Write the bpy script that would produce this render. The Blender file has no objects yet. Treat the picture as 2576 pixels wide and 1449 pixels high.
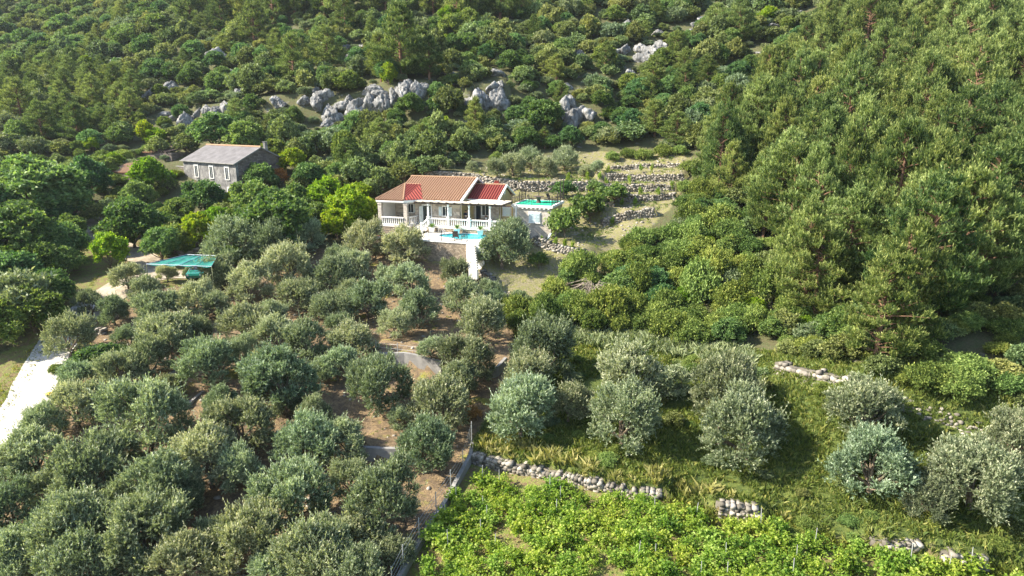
import bpy, math, random
import numpy as np
from mathutils import Vector, Matrix, noise

# ------------------------------------------------------------------ camera, sky, sun, exposure
SC = bpy.context.scene
COL = SC.collection
CAMZ = 30.0                                   # metres above the datum; everything else is relative to this
PITCH = math.radians(14)
cam = bpy.data.cameras.new('camera'); camo = bpy.data.objects.new('camera', cam); COL.objects.link(camo)
camo.location = (0, 0, CAMZ); camo.rotation_euler = (math.radians(90) - PITCH, 0, 0)
cam.sensor_width = 36; cam.lens = 24.0; cam.clip_end = 3000; cam.clip_start = 0.5
SC.camera = camo
SUN = Vector((-0.96, -0.10, 0)).normalized(); ELEV = math.radians(39)
SUN = Vector((SUN.x * math.cos(ELEV), SUN.y * math.cos(ELEV), math.sin(ELEV)))
w = bpy.data.worlds.new('World'); SC.world = w; w.use_nodes = True
nt = w.node_tree; bg = nt.nodes['Background']; sky = nt.nodes.new('ShaderNodeTexSky')
sky.sky_type = 'NISHITA'; sky.sun_disc = False; sky.sun_elevation = ELEV; sky.sun_rotation = math.atan2(SUN.x, SUN.y)
nt.links.new(sky.outputs[0], bg.inputs[0]); bg.inputs[1].default_value = 0.12
sl = bpy.data.lights.new('sun', 'SUN'); sl.energy = 5.0; sl.angle = math.radians(0.6); sl.color = (1.0, 0.92, 0.78)
so = bpy.data.objects.new('sun', sl); COL.objects.link(so); so.rotation_euler = SUN.to_track_quat('Z', 'Y').to_euler(); so.location = (0, 0, 90)
SC.view_settings.view_transform = 'Standard'; SC.view_settings.look = 'None'; SC.view_settings.exposure = 1.5; SC.view_settings.gamma = 1.0

# ------------------------------------------------------------------ photo geometry (2576 px wide coordinates)
F = 1717.0
CT, ST = math.cos(PITCH), math.sin(PITCH)
def ray(px, py):
    u = (px - 1288) / F; v = (724.5 - py) / F
    return np.array([u, CT + v * ST, v * CT - ST])
def PD(px, py, d): return ray(px, py) * d
def proj(p):
    x, y, z = p[0], p[1], p[2] - CAMZ
    d = y * CT - z * ST; h = y * ST + z * CT
    return 1288 + F * x / d, 724.5 - F * h / d, d
R = random.Random(7)
NR = np.random.default_rng(11)

# ------------------------------------------------------------------ terrain: control points (px, py, depth)
CP = [(0,1449,37),(600,1449,36),(1000,1449,35),(1500,1449,34),(2100,1449,34),(2576,1449,35),(-500,1449,38),(3000,1449,36),
 (1200,1300,39.5),(1800,1300,39),(2300,1300,38),(500,1250,42),
 (1190,1160,45),(1700,1200,42.5),(300,1100,46.5),(700,1100,47),(0,1100,46),(2300,1150,42),(2576,1150,41),
 (1100,1000,51),(1500,1000,50),(1900,980,49),(600,950,52),(0,950,53),(2200,930,46),(2576,980,44),
 (1100,850,60),(600,820,62),(1600,850,60),(2000,850,57),(2300,800,54),(200,820,61),(-100,800,62),
 (900,720,70),(1200,700,71.5),(1500,720,71),(1750,680,71),(450,690,71),(2100,700,65),(2400,700,60),(50,700,71),
 (1130,645,75),(800,640,76),(1450,640,75.5),(350,630,79),(650,610,80),(1700,560,82),(2000,560,78),(2300,560,72),(2576,560,68),(0,560,86),
 (1300,488,92),(1500,480,93),(1650,470,94),(850,520,90),(570,510,97),(300,500,98),(0,470,100),(1900,450,92),(2200,430,86),(2500,420,80),
 (1350,440,99),(1600,415,102),(1100,435,99),(850,430,101),(500,400,108),(200,390,112),(0,380,114),
 (1300,370,108),(900,370,110),(600,340,117),(1800,330,106),(2200,300,100),(2500,300,94),(100,300,128),
 (1300,300,117),(900,300,118),(550,290,126),(1600,290,117),
 (1300,215,122),(1000,215,122),(750,230,126),(500,225,136),(1700,210,124),(2100,180,117),(2500,150,110),(150,200,150),
 (1300,130,138),(900,130,141),(500,130,156),(100,100,185),(1800,110,137),(2200,60,131),(2576,30,128),
 (1300,20,158),(900,20,163),(500,20,182),(100,10,215),(-50,5,225),(1800,0,158),(2300,-80,150),(1288,-150,190),(300,-120,240),(-150,-60,285),(0,-10,262),(-200,20,250),(100,-80,270),(2576,-150,150),(-400,200,160),(-400,0,225),(-300,500,100),(3000,500,70),(3000,150,100)]
cp = np.array([PD(*c) for c in CP])
def tps(r2): return np.where(r2 > 1e-12, 0.5 * r2 * np.log(np.maximum(r2, 1e-12)), 0)
sxy = cp[:, :2] / 100; n = len(cp)
Kmat = tps(((sxy[:, None] - sxy[None]) ** 2).sum(-1)) + np.eye(n) * 2e-3
Pm = np.c_[np.ones(n), sxy]
sol = np.linalg.solve(np.block([[Kmat, Pm], [Pm.T, np.zeros((3, 3))]]), np.r_[cp[:, 2], np.zeros(3)])
def h0(X, Y):
    q = np.stack([X.ravel(), Y.ravel()], -1) / 100; out = np.empty(len(q))
    for i in range(0, len(q), 20000):
        b = q[i:i + 20000]
        out[i:i + 20000] = tps(((b[:, None] - sxy[None]) ** 2).sum(-1)) @ sol[:n] + sol[n] + b @ sol[n + 1:]
    return out.reshape(X.shape)
gx = np.r_[np.array([-2500, -1500, -900, -600, -400]), np.arange(-300, -120, 12.), np.arange(-120, -62, 2.), np.arange(-62, 62, 0.5), np.arange(62, 130, 2.), np.arange(130, 320, 12.), np.array([400, 600, 900, 1500, 2500])]
gy = np.r_[np.array([-2000, -900, -400, -200, -100, -50, -20, 0.]), np.arange(6, 24, 2.), np.arange(24, 112, 0.5), np.arange(112, 180, 2.), np.arange(180, 320, 10.), np.array([360, 450, 600, 900, 1500, 2500])]
GX, GY = np.meshgrid(gx, gy)
GZ = h0(np.clip(GX, -150, 140), np.clip(GY, 26, 235))
fx = np.maximum(0, np.maximum(-150 - GX, GX - 140)); GZ = GZ - 0.02 * fx
GZ = np.where(GY < 26, GZ - 0.05 * (26 - np.maximum(GY, -300)), GZ)
GZ = np.where(GY > 235, GZ + 8 * (1 - np.exp(-(GY - 235) / 60)), GZ)
GZ = np.clip(GZ, -60, 95) + 0

# house frame:  local x along the front, y backwards, z=0 the porch floor
A = PD(945.25, 501.05, 80.5); HA = math.radians(-18)
HO = np.array([A[0], A[1], A[2] - 3.0])
HU = np.array([math.cos(HA), math.sin(HA)]); HW = np.array([-math.sin(HA), math.cos(HA)])
LU = (GX - HO[0]) * HU[0] + (GY - HO[1]) * HU[1]; LW = (GX - HO[0]) * HW[0] + (GY - HO[1]) * HW[1]

def hz(x, y, G=None):
    G = GZ if G is None else G
    i = int(np.clip(np.searchsorted(gx, x) - 1, 0, len(gx) - 2)); j = int(np.clip(np.searchsorted(gy, y) - 1, 0, len(gy) - 2))
    a = (x - gx[i]) / (gx[i + 1] - gx[i]); b = (y - gy[j]) / (gy[j + 1] - gy[j])
    return (G[j, i] * (1 - a) + G[j, i + 1] * a) * (1 - b) + (G[j + 1, i] * (1 - a) + G[j + 1, i + 1] * a) * b
def at(px, py, dmin=20, dmax=330):
    """ground point seen at photo pixel (px,py): world x,y,z (z relative to camera) """
    r = ray(px, py); prev = dmin
    d = dmin
    while d < dmax:
        p = r * d
        if p[2] < hz(p[0], p[1]):
            lo, hi = prev, d
            for _ in range(14):
                m = (lo + hi) / 2; p = r * m
                if p[2] < hz(p[0], p[1]): hi = m
                else: lo = m
            return r * hi
        prev = d; d += 0.6
    return None

WALLS = {}
def wall_pts(name, pix):
    pts = [at(*p) for p in pix]; WALLS[name] = pts; return pts
def step(pts, H, L):
    """raise the ground behind a retaining wall"""
    global GZ
    best = np.full(GX.shape, 1e9); add = np.zeros(GX.shape)
    for a, b in zip(pts[:-1], pts[1:]):
        ax, ay, bx, by = a[0], a[1], b[0], b[1]; ln = math.hypot(bx - ax, by - ay); tx, ty = (bx - ax) / ln, (by - ay) / ln
        s = (GX - ax) * tx + (GY - ay) * ty; t = -(GX - ax) * ty + (GY - ay) * tx
        if tx < 0: t = -t
        m = (s > -0.6) & (s < ln + 0.6) & (t > 0.1) & (t < L) & (np.abs(t) < best)
        best = np.where(m, np.abs(t), best); add = np.where(m, H * (1 - t / L) ** 1.2, add)
    GZ = GZ + add
WP = [
 ('garden_wall_back',  [(1060,450),(1180,460),(1295,480),(1440,484),(1510,482)], 1.5, 5.0),
 ('terrace_wall_upper',[(1508,455),(1600,455),(1716,452)], 1.2, 5.0),
 ('terrace_wall_top',[(1535,428),(1620,424),(1722,420)], .8, 3.0),
 ('terrace_wall_low',[(1448,512),(1500,515),(1540,516)], .9, 3.0),
 ('terrace_wall_middle',[(1512,481),(1600,481),(1690,478)], 1.15, 3.5),
 ('terrace_wall_third',[(1545,505),(1620,503),(1690,498)], 1.0, 3.0),
 ('terrace_wall_fourth',[(1515,546),(1570,550),(1640,545)], 1.3, 4.0),
 ('orchard_wall',[(1340,632),(1400,650),(1472,664)], 1.4, 4.0),
 ('path_corner_wall',[(1209,690),(1226,704),(1245,716)], 0.9, 3.0),
 ('concrete_grove_wall',[(946,912),(1020,920),(1112,940)], 1.1, 5.0),
 ('concrete_lower_wall',[(915,1163),(960,1168),(1010,1172)], 1.1, 4.0),
 ('vineyard_stone_wall',[(1188,1158),(1260,1178),(1360,1202),(1460,1226),(1560,1248),(1650,1262)], 0.8, 4.5),
 ('vineyard_wall_stub',[(1798,1290),(1850,1296),(1900,1300)], 0.95, 3.0),
 ('leaning_wall_stub',[(2190,1368),(2240,1376),(2296,1382)], 0.9, 3.0),
 ('corner_wall_stub',[(2362,1408),(2410,1418),(2466,1424)], 0.95, 3.0),
]
WDEF = []
for nm, pix, H, L in WP:
    pts = [at(*p) for p in pix]; WDEF.append((nm, pts, H, L))
for nm, pts, H, L in WDEF: step(pts, H, L)
for pix, H, L in (([(480,305),(640,290),(790,294),(850,290),(940,278),(1075,258)], 3.0, 9), ([(1175,268),(1275,262)], 3.0, 8), ([(1405,300),(1510,312)], 3.0, 8)):
    step([at(*p) for p in pix], H, L)        # the cliff ledges

def smooth(t): t = np.clip(t, 0, 1); return t * t * (3 - 2 * t)
def platform(u0, u1, w0, w1, z, ml, mr, mf, mb):
    global GZ
    k = smooth(1 - (u0 - LU) / ml) * smooth(1 - (LU - u1) / mr) * smooth(1 - (w0 - LW) / mf) * smooth(1 - (LW - w1) / mb)
    GZ = GZ * (1 - k) + (HO[2] + z) * k
platform(-3, 15.5, 4, 13.0, -0.35, 5, 3, 3, 2.0)
platform(-1.2, 15.2, -4.3, 6, -1.7, 3.5, 0.8, 0.5, 4)
platform(15.0, 24.0, 1.0, 10.5, -1.25, 1.0, 5, 3.0, 3.0)
# the parking place and the grey house stand level
def flat(cx, cy, r, m):
    global GZ
    z = hz(cx, cy); k = smooth(1 - (np.hypot(GX - cx, GY - cy) - r) / m); GZ = GZ * (1 - k) + z * k
c = at(440, 690); flat(c[0], c[1], 3.5, 5)
# fine natural relief
rel = np.zeros(GX.shape)
fine = (np.abs(GX) < 130) & (GY > 20) & (GY < 200)
idx = np.argwhere(fine)
for j, i in idx:
    x, y = GX[j, i], GY[j, i]
    rel[j, i] = 0.16 * noise.noise(Vector((x * .35, y * .35, 0))) + 0.35 * noise.noise(Vector((x * .09, y * .09, 5)))
near = smooth(1 - np.maximum(np.maximum(-3 - LU, LU - 24), np.maximum(-6.5 - LW, LW - 13)) / 4)
GZ = GZ + rel * (1 - near)

# ------------------------------------------------------------------ object helpers
def link(o, parent=None):
    COL.objects.link(o)
    if parent is not None: o.parent = parent
    return o
THINGS = []
def tag(o, label=None, cat=None, group=None, kind=None):
    if label: o['label'] = label
    if cat: o['category'] = cat
    if group: o['group'] = group
    if kind: o['kind'] = kind
    return o
def empty(name, loc, rz=0, label=None, cat=None, group=None, kind=None):
    o = bpy.data.objects.new(name, None); link(o); o.location = loc; o.rotation_euler = (0, 0, rz); o.empty_display_size = 0.3
    return tag(o, label, cat, group, kind)
def copy_tree(o, parent=None):
    c = o.copy(); link(c, parent)
    for ch in list(o.children): copy_tree(ch, c)
    return c
def W3(p, dz=0): return (float(p[0]), float(p[1]), float(p[2]) + CAMZ + dz)
def ground(x, y, dz=0): return (x, y, hz(x, y) + CAMZ + dz)

class MB:
    def __init__(s): s.v = []; s.f = []; s.m = []
    def add(s, v, f, mi=0):
        n = len(s.v); s.v += [tuple(map(float, p)) for p in v]; s.f += [tuple(n + i for i in q) for q in f]; s.m += [mi] * len(f); return s
    def box(s, x0, x1, y0, y1, z0, z1, mi=0):
        v = [(x, y, z) for z in (z0, z1) for y in (y0, y1) for x in (x0, x1)]
        return s.add(v, [(0, 2, 3, 1), (4, 5, 7, 6), (0, 1, 5, 4), (2, 6, 7, 3), (0, 4, 6, 2), (1, 3, 7, 5)], mi)
    def bar(s, a, b, wd, ht=None, mi=0):
        a = Vector(a); b = Vector(b); ht = ht or wd; d = (b - a).normalized(); up = Vector((0, 0, 1))
        if abs(d.z) > .95: up = Vector((0, 1, 0))
        x = d.cross(up).normalized() * wd / 2; y = x.cross(d).normalized() * ht / 2
        v = [p + sx * x + sy * y for p in (a, b) for sx, sy in ((-1, -1), (1, -1), (1, 1), (-1, 1))]
        return s.add(v, [(3, 2, 1, 0), (4, 5, 6, 7), (0, 1, 5, 4), (1, 2, 6, 5), (2, 3, 7, 6), (3, 0, 4, 7)], mi)
    def tube(s, pts, rad, n=8, mi=0, cap=True):
        pts = [Vector(p) for p in pts]; rad = rad if isinstance(rad, (list, tuple)) else [rad] * len(pts)
        V = []; Fc = []
        for k, p in enumerate(pts):
            d = (pts[min(k + 1, len(pts) - 1)] - pts[max(k - 1, 0)]).normalized()
            u = d.cross(Vector((0, 0, 1))); u = u.normalized() if u.length > 1e-3 else Vector((1, 0, 0)); v2 = d.cross(u)
            for a in range(n):
                t = 2 * math.pi * a / n; V.append(p + rad[k] * (math.cos(t) * u + math.sin(t) * v2))
        for k in range(len(pts) - 1):
            for a in range(n):
                b = (a + 1) % n; Fc.append((k * n + a, k * n + b, (k + 1) * n + b, (k + 1) * n + a))
        if cap: Fc.append(tuple(range(n - 1, -1, -1))); Fc.append(tuple(range((len(pts) - 1) * n, len(pts) * n)))
        return s.add(V, Fc, mi)
    def lathe(s, prof, c=(0, 0, 0), n=16, mi=0):
        V = []; Fc = []
        for r, z in prof:
            for a in range(n):
                t = 2 * math.pi * a / n; V.append((c[0] + r * math.cos(t), c[1] + r * math.sin(t), c[2] + z))
        for k in range(len(prof) - 1):
            for a in range(n):
                b = (a + 1) % n; Fc.append((k * n + a, k * n + b, (k + 1) * n + b, (k + 1) * n + a))
        Fc.append(tuple(range(n - 1, -1, -1))); Fc.append(tuple(range((len(prof) - 1) * n, len(prof) * n)))
        return s.add(V, Fc, mi)
    def build(s, name, mats, parent=None, loc=None, smooth=False):
        me = bpy.data.meshes.new(name); me.from_pydata(s.v, [], s.f)
        mats = mats if isinstance(mats, (list, tuple)) else [mats]
        for m in mats: me.materials.append(m)
        if len(mats) > 1: me.polygons.foreach_set('material_index', s.m)
        if smooth: me.polygons.foreach_set('use_smooth', [True] * len(me.polygons))
        me.validate(); me.update()
        o = bpy.data.objects.new(name, me); link(o, parent)
        if loc is not None: o.location = loc
        return o
def npmesh(name, V, Fc, mats, tint=None, sm=False, mi=None):
    me = bpy.data.meshes.new(name); V = np.asarray(V, np.float32); Fc = np.asarray(Fc, np.int32); k = Fc.shape[1]
    me.vertices.add(len(V)); me.vertices.foreach_set('co', V.ravel())
    me.loops.add(Fc.size); me.loops.foreach_set('vertex_index', Fc.ravel())
    me.polygons.add(len(Fc)); me.polygons.foreach_set('loop_start', np.arange(0, Fc.size, k, dtype=np.int32))
    if sm: me.polygons.foreach_set('use_smooth', np.ones(len(Fc), bool))
    for m in (mats if isinstance(mats, (list, tuple)) else [mats]): me.materials.append(m)
    if mi is not None: me.polygons.foreach_set('material_index', np.asarray(mi, np.int32))
    me.update(calc_edges=True)
    if tint is not None:
        a = me.attributes.new('tint', 'FLOAT', 'FACE'); a.data.foreach_set('value', np.asarray(tint, np.float32))
    return me

# ------------------------------------------------------------------ materials
class MT:
    def __init__(s, name, rough=0.8, spec=0.3):
        s.m = bpy.data.materials.new(name); s.m.use_nodes = True; s.t = s.m.node_tree; s.b = s.t.nodes['Principled BSDF']
        s.b.inputs['Roughness'].default_value = rough; s.b.inputs['Specular IOR Level'].default_value = spec
    def n(s, ty, **kw):
        nd = s.t.nodes.new(ty)
        for k, v in kw.items(): setattr(nd, k, v)
        return nd
    def l(s, a, b): s.t.links.new(a, b)
    def coord(s, scale=(1, 1, 1), kind='Object', rot=(0, 0, 0)):
        c = s.n('ShaderNodeTexCoord'); mp = s.n('ShaderNodeMapping'); mp.inputs['Scale'].default_value = scale; mp.inputs['Rotation'].default_value = rot
        s.l(c.outputs[kind], mp.inputs[0]); return mp.outputs[0]
    def noise(s, vec, scale, detail=6, rough=.6):
        nn = s.n('ShaderNodeTexNoise'); nn.inputs['Scale'].default_value = scale; nn.inputs['Detail'].default_value = detail; nn.inputs['Roughness'].default_value = rough
        s.l(vec, nn.inputs['Vector']); return nn.outputs['Fac']
    def ramp(s, fac, stops):
        r = s.n('ShaderNodeValToRGB'); e = r.color_ramp.elements
        while len(e) < len(stops): e.new(0.5)
        for el, (p, c) in zip(e, stops): el.position = p; el.color = (*c, 1)
        s.l(fac, r.inputs[0]); return r.outputs[0]
    def mix(s, fac, a, b, mode='MIX'):
        m = s.n('ShaderNodeMix', data_type='RGBA', blend_type=mode)
        for sock, val in ((m.inputs[0], fac), (m.inputs[6], a), (m.inputs[7], b)):
            if hasattr(val, 'links') or hasattr(val, 'is_linked'): s.l(val, sock)
            else: sock.default_value = (*val, 1) if isinstance(val, tuple) else val
        return m.outputs[2]
    def math(s, op, a, b=None):
        m = s.n('ShaderNodeMath', operation=op)
        for sock, val in ((m.inputs[0], a), (m.inputs[1], b)):
            if val is None: continue
            if hasattr(val, 'is_linked'): s.l(val, sock)
            else: sock.default_value = val
        return m.outputs[0]
    def bump(s, h, dist=.02, st=.6):
        b = s.n('ShaderNodeBump'); b.inputs['Distance'].default_value = dist; b.inputs['Strength'].default_value = st
        s.l(h, b.inputs['Height']); s.l(b.outputs[0], s.b.inputs['Normal'])
    def col(s, c): s.l(c, s.b.inputs['Base Color'])
def plain(name, c, rough=.6, var=.12, scale=3, spec=.3, metal=0, bump=0):
    m = MT(name, rough, spec); v = m.coord(); f = m.noise(v, scale)
    m.col(m.ramp(f, [(.3, tuple(x * (1 - var) for x in c)), (.7, tuple(min(1, x * (1 + var)) for x in c))])); m.b.inputs['Metallic'].default_value = metal
    if bump: m.bump(m.noise(v, scale * 6), bump)
    return m.m
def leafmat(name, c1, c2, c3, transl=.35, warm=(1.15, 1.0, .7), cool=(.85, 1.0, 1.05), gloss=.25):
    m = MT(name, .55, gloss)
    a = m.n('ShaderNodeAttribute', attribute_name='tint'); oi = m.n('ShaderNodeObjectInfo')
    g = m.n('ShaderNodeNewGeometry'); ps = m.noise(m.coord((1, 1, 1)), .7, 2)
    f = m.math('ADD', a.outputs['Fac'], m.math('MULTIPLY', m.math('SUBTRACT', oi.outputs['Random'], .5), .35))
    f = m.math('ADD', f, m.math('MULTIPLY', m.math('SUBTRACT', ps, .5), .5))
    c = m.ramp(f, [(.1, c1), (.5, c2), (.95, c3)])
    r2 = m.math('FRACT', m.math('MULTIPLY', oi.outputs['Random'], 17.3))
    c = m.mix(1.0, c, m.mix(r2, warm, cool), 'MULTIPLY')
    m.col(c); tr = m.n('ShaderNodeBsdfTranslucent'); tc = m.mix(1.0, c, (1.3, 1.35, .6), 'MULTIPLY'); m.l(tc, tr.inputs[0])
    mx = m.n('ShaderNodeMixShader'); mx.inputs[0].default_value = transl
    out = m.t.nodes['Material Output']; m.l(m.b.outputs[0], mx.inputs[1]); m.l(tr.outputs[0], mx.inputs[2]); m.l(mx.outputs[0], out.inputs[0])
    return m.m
M = {}
M['olive'] = leafmat('olive_leaf', (.08, .11, .068), (.23, .275, .175), (.60, .61, .47), .3, warm=(1.08, 1.0, .88), cool=(.88, 1.02, .95), gloss=.35)
M['pine'] = leafmat('pine_needle', (.035, .075, .022), (.14, .19, .055), (.44, .48, .18), .35, warm=(1.05, 1, .85), cool=(.9, 1, 1))
M['scrub'] = leafmat('scrub_leaf', (.05, .075, .026), (.165, .20, .07), (.40, .43, .18), .3, warm=(1.12, 1.0, .8), cool=(.8, 1.0, 1.1))
M['sage'] = leafmat('sage_leaf', (.08, .12, .06), (.18, .23, .12), (.36, .40, .25), .25, warm=(1.1, 1, .85), cool=(.9, 1, 1.05))
M['broad'] = leafmat('broad_leaf', (.035, .085, .03), (.11, .19, .065), (.29, .38, .15), .38, warm=(1.2, 1.0, .6), cool=(.8, 1, 1.1))
M['bramble'] = leafmat('bramble_leaf', (.05, .085, .025), (.14, .20, .055), (.38, .44, .14), .3, warm=(1.15, 1.0, .75), cool=(.85, 1, 1), gloss=.1)
M['lime'] = leafmat('lime_leaf', (.08, .15, .015), (.18, .28, .02), (.38, .42, .04), .45, warm=(1.15, 1.0, .7), cool=(.85, 1, 1))
M['vine'] = leafmat('vine_leaf', (.08, .16, .025), (.24, .35, .05), (.48, .54, .15), .5, warm=(1.1, 1, .8), cool=(.9, 1, 1))
M['grass'] = leafmat('grass_blade', (.06, .10, .025), (.14, .19, .05), (.34, .33, .12), .35)
M['straw'] = leafmat('straw_blade', (.15, .18, .08), (.28, .30, .15), (.46, .45, .28), .35)
M['rust'] = leafmat('rust_leaf', (.2, .09, .03), (.42, .2, .07), (.6, .34, .12), .3)
M['bark'] = plain('bark', (.16, .125, .09), .9, .4, 5, .1, bump=.03)
M['pinebark'] = plain('pine_bark', (.17, .10, .065), .9, .4, 4, .1, bump=.03)
M['twig'] = plain('dead_twig', (.30, .25, .20), .9, .3, 4, .1)
M['white'] = plain('white_paint', (.80, .79, .75), .5, .06, 2)
M['cream'] = plain('cream_sheet', (.74, .68, .55), .6, .1, 1.5)
M['yellow'] = plain('ochre_render', (.50, .40, .20), .85, .08, 1.2)
M['dark'] = plain('dark_iron', (.04, .032, .03), .5, .2, 6)
M['wood'] = plain('dark_beam', (.075, .055, .045), .6, .3, 4)
M['concrete'] = plain('concrete', (.25, .24, .225), .9, .25, 1.8, .2, bump=.02)
M['glass'] = plain('window_glass', (.03, .04, .05), .08, .2, 2, .8)
M['bluewhite'] = plain('pale_shutter', (.66, .74, .74), .5, .05, 3)
M['steel'] = plain('steel', (.7, .7, .7), .2, .05, 3, .5, 1)
M['terracotta'] = plain('terracotta', (.55, .2, .1), .8, .2, 3)
def stone_veneer(name, c1, c2, mortar, bw=.42, bh=.2):
    m = MT(name, .9, .15); c = m.n('ShaderNodeTexCoord'); sp = m.n('ShaderNodeSeparateXYZ'); m.l(c.outputs['Object'], sp.inputs[0])
    cb = m.n('ShaderNodeCombineXYZ'); m.l(m.math('ADD', sp.outputs[0], sp.outputs[1]), cb.inputs[0]); m.l(sp.outputs[2], cb.inputs[1])
    b = m.n('ShaderNodeTexBrick'); m.l(cb.outputs[0], b.inputs[0]); b.inputs['Scale'].default_value = 1; b.inputs['Brick Width'].default_value = bw; b.inputs['Row Height'].default_value = bh
    b.inputs['Mortar Size'].default_value = .012; b.inputs['Color1'].default_value = (*c1, 1); b.inputs['Color2'].default_value = (*c2, 1); b.inputs['Mortar'].default_value = (*mortar, 1); b.inputs['Bias'].default_value = 0
    f = m.noise(c.outputs['Object'], 4); f2 = m.noise(c.outputs['Object'], 30)
    cc = m.mix(.5, b.outputs['Color'], m.ramp(f, [(.3, (.5, .45, .4)), (.7, (1.2, 1.15, 1.05))]), 'MULTIPLY')
    m.col(cc); h = m.math('SUBTRACT', m.math('MULTIPLY', f2, .5), b.outputs['Fac']); m.bump(h, .04, .8)
    return m.m
M['veneer'] = stone_veneer('stone_veneer', (.40, .35, .30), (.64, .58, .50), (.52, .47, .41))
M['veneer2'] = stone_veneer('pale_stone_veneer', (.46, .42, .37), (.64, .60, .54), (.53, .49, .44), .36, .15)
M['deckstone'] = stone_veneer('rubble_face', (.24, .20, .15), (.44, .37, .29), (.2, .16, .12), .26, .15)
def paving():
    m = MT('paving', .7, .3); v = m.coord(); f = m.noise(v, 3); m.col(m.ramp(f, [(.3, (.68, .62, .52)), (.7, (.80, .76, .68))])); return m.m
M['paving'] = paving()
def tilemat(name, a, b, c):
    m = MT(name, .75, .25); v = m.coord(); n1 = m.noise(v, 9, 3); n2 = m.noise(v, 1.1, 5)
    cc = m.mix(m.ramp(n2, [(.35, (0, 0, 0)), (.7, (1, 1, 1))]), m.ramp(n1, [(.3, a), (.7, b)]), c); m.col(cc); m.bump(m.noise(v, 25), .01); return m.m
M['tile'] = tilemat('orange_roof_tile', (.25, .14, .08), (.40, .265, .16), (.35, .22, .135))
M['redshadetile'] = tilemat('red_shaded_tile', (.20, .035, .028), (.28, .055, .04), (.24, .05, .038))  # orange tile in shade: the shading is put into this redder colour
def rockmat(name='limestone', lo=(.08, .08, .08), mid=(.20, .20, .195), hi=(.38, .37, .355)):
    m = MT(name, .95, .1); v = m.coord((1, 1, .45)); vo = m.n('ShaderNodeTexVoronoi', feature='DISTANCE_TO_EDGE'); vo.inputs['Scale'].default_value = 1.3
    nz = m.noise(v, 2.2, 8, .7); mp = m.n('ShaderNodeMix', data_type='VECTOR'); mp.inputs[0].default_value = .2; m.l(v, mp.inputs[4])
    nc = m.n('ShaderNodeTexNoise'); nc.inputs['Scale'].default_value = 1.5; m.l(v, nc.inputs['Vector']); m.l(nc.outputs['Color'], mp.inputs[5]); m.l(mp.outputs[1], vo.inputs['Vector'])
    c = m.ramp(nz, [(.32, lo), (.5, mid), (.7, hi)]); e = m.ramp(vo.outputs['Distance'], [(0, (.45, .43, .4)), (.05, (1, 1, 1))])
    c = m.mix(.8, c, e, 'MULTIPLY'); m.col(c); m.bump(m.math('ADD', m.math('MULTIPLY', nz, .6), m.math('MINIMUM', vo.outputs['Distance'], .12)), .35, .9); return m.m
M['channel'] = tilemat('shade_dirt_channel', (.14, .06, .035), (.22, .095, .05), (.17, .075, .045)); M['redshadechannel'] = tilemat('red_shaded_channel', (.10, .022, .018), (.15, .03, .025), (.13, .03, .022))  # grooves between tile rows coloured darker: painted shade together with dirt
M['rock'] = rockmat()
def stonemat(name, a, b, c):
    m = MT(name, .95, .1); at_ = m.n('ShaderNodeAttribute', attribute_name='tint'); v = m.coord(); f = m.noise(v, 7, 5)
    cc = m.mix(.6, m.ramp(at_.outputs['Fac'], [(0, a), (.5, b), (1, c)]), m.ramp(f, [(.3, (.55, .53, .5)), (.7, (1.25, 1.2, 1.12))]), 'MULTIPLY'); m.col(cc); m.bump(f, .03, .6); return m.m
M['drystone'] = stonemat('dry_stone', (.13, .12, .10), (.26, .24, .21), (.42, .39, .34))
# ------------------------------------------------------------------ ground sheet with painted ground cover types
def inpoly(px, py, poly):
    ins = np.zeros(px.shape, bool); j = len(poly) - 1
    for i in range(len(poly)):
        xi, yi = poly[i]; xj, yj = poly[j]
        c = ((yi > py) != (yj > py)) & (px < (xj - xi) * (py - yi) / (yj - yi + 1e-9) + xi); ins ^= c; j = i
    return ins
dd = GY * CT - GZ * ST; hh = GY * ST + GZ * CT; dd1 = np.where(dd > 5, dd, 1e9)
PX = 1288 + F * GX / dd1; PY = 724.5 - F * hh / dd1
SOIL = inpoly(PX, PY, [(-900,1600),(-900,1150),(60,1060),(160,880),(330,690),(560,650),(760,620),(1060,650),(1200,690),(1290,830),(1290,960),(1185,1110),(1180,1170),(1000,1460),(900,3000)])
GRASS = inpoly(PX, PY, [(1188,1110),(1290,940),(1290,830),(1450,820),(1750,880),(2300,925),(2600,1010),(3300,1100),(3300,1600),(2500,1440),(2200,1370),(1800,1290),(1640,1235),(1190,1150)])
VINEZ = inpoly(PX, PY, [(1185,1150),(1650,1250),(2200,1375),(2560,1420),(2700,1800),(900,1800),(1010,1449)])
DRY = inpoly(PX, PY, [(1040,440),(1290,425),(1500,380),(1740,390),(1740,440),(1690,520),(1560,640),(1470,720),(1400,770),(1290,790),(1200,690),(1080,660),(900,620),(880,570)])
ROADV = inpoly(PX, PY, [(-200,1200),(100,1090),(200,900),(330,740),(520,710),(560,640),(330,600),(210,560),(150,700),(60,860),(-200,1000)])
def blurmask(m):
    m = m.astype(float)
    for _ in range(3):
        p = np.pad(m, 1, 'edge'); m = (p[1:-1, 1:-1] * 2 + p[:-2, 1:-1] + p[2:, 1:-1] + p[1:-1, :-2] + p[1:-1, 2:]) / 6
    return m
Zs = [blurmask(z) for z in (SOIL, GRASS | VINEZ * False, DRY, VINEZ | ROADV)]
Vg = np.stack([GX, GY, GZ + CAMZ], -1).reshape(-1, 3)
ny, nx = GX.shape; ii = np.arange((ny - 1) * (nx - 1)); jj = ii // (nx - 1); kk = ii % (nx - 1); b0 = jj * nx + kk
gme = npmesh('ground', Vg, np.stack([b0, b0 + 1, b0 + nx + 1, b0 + nx], -1), [], sm=True)
ga = gme.color_attributes.new('zone', 'FLOAT_COLOR', 'POINT')
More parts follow.
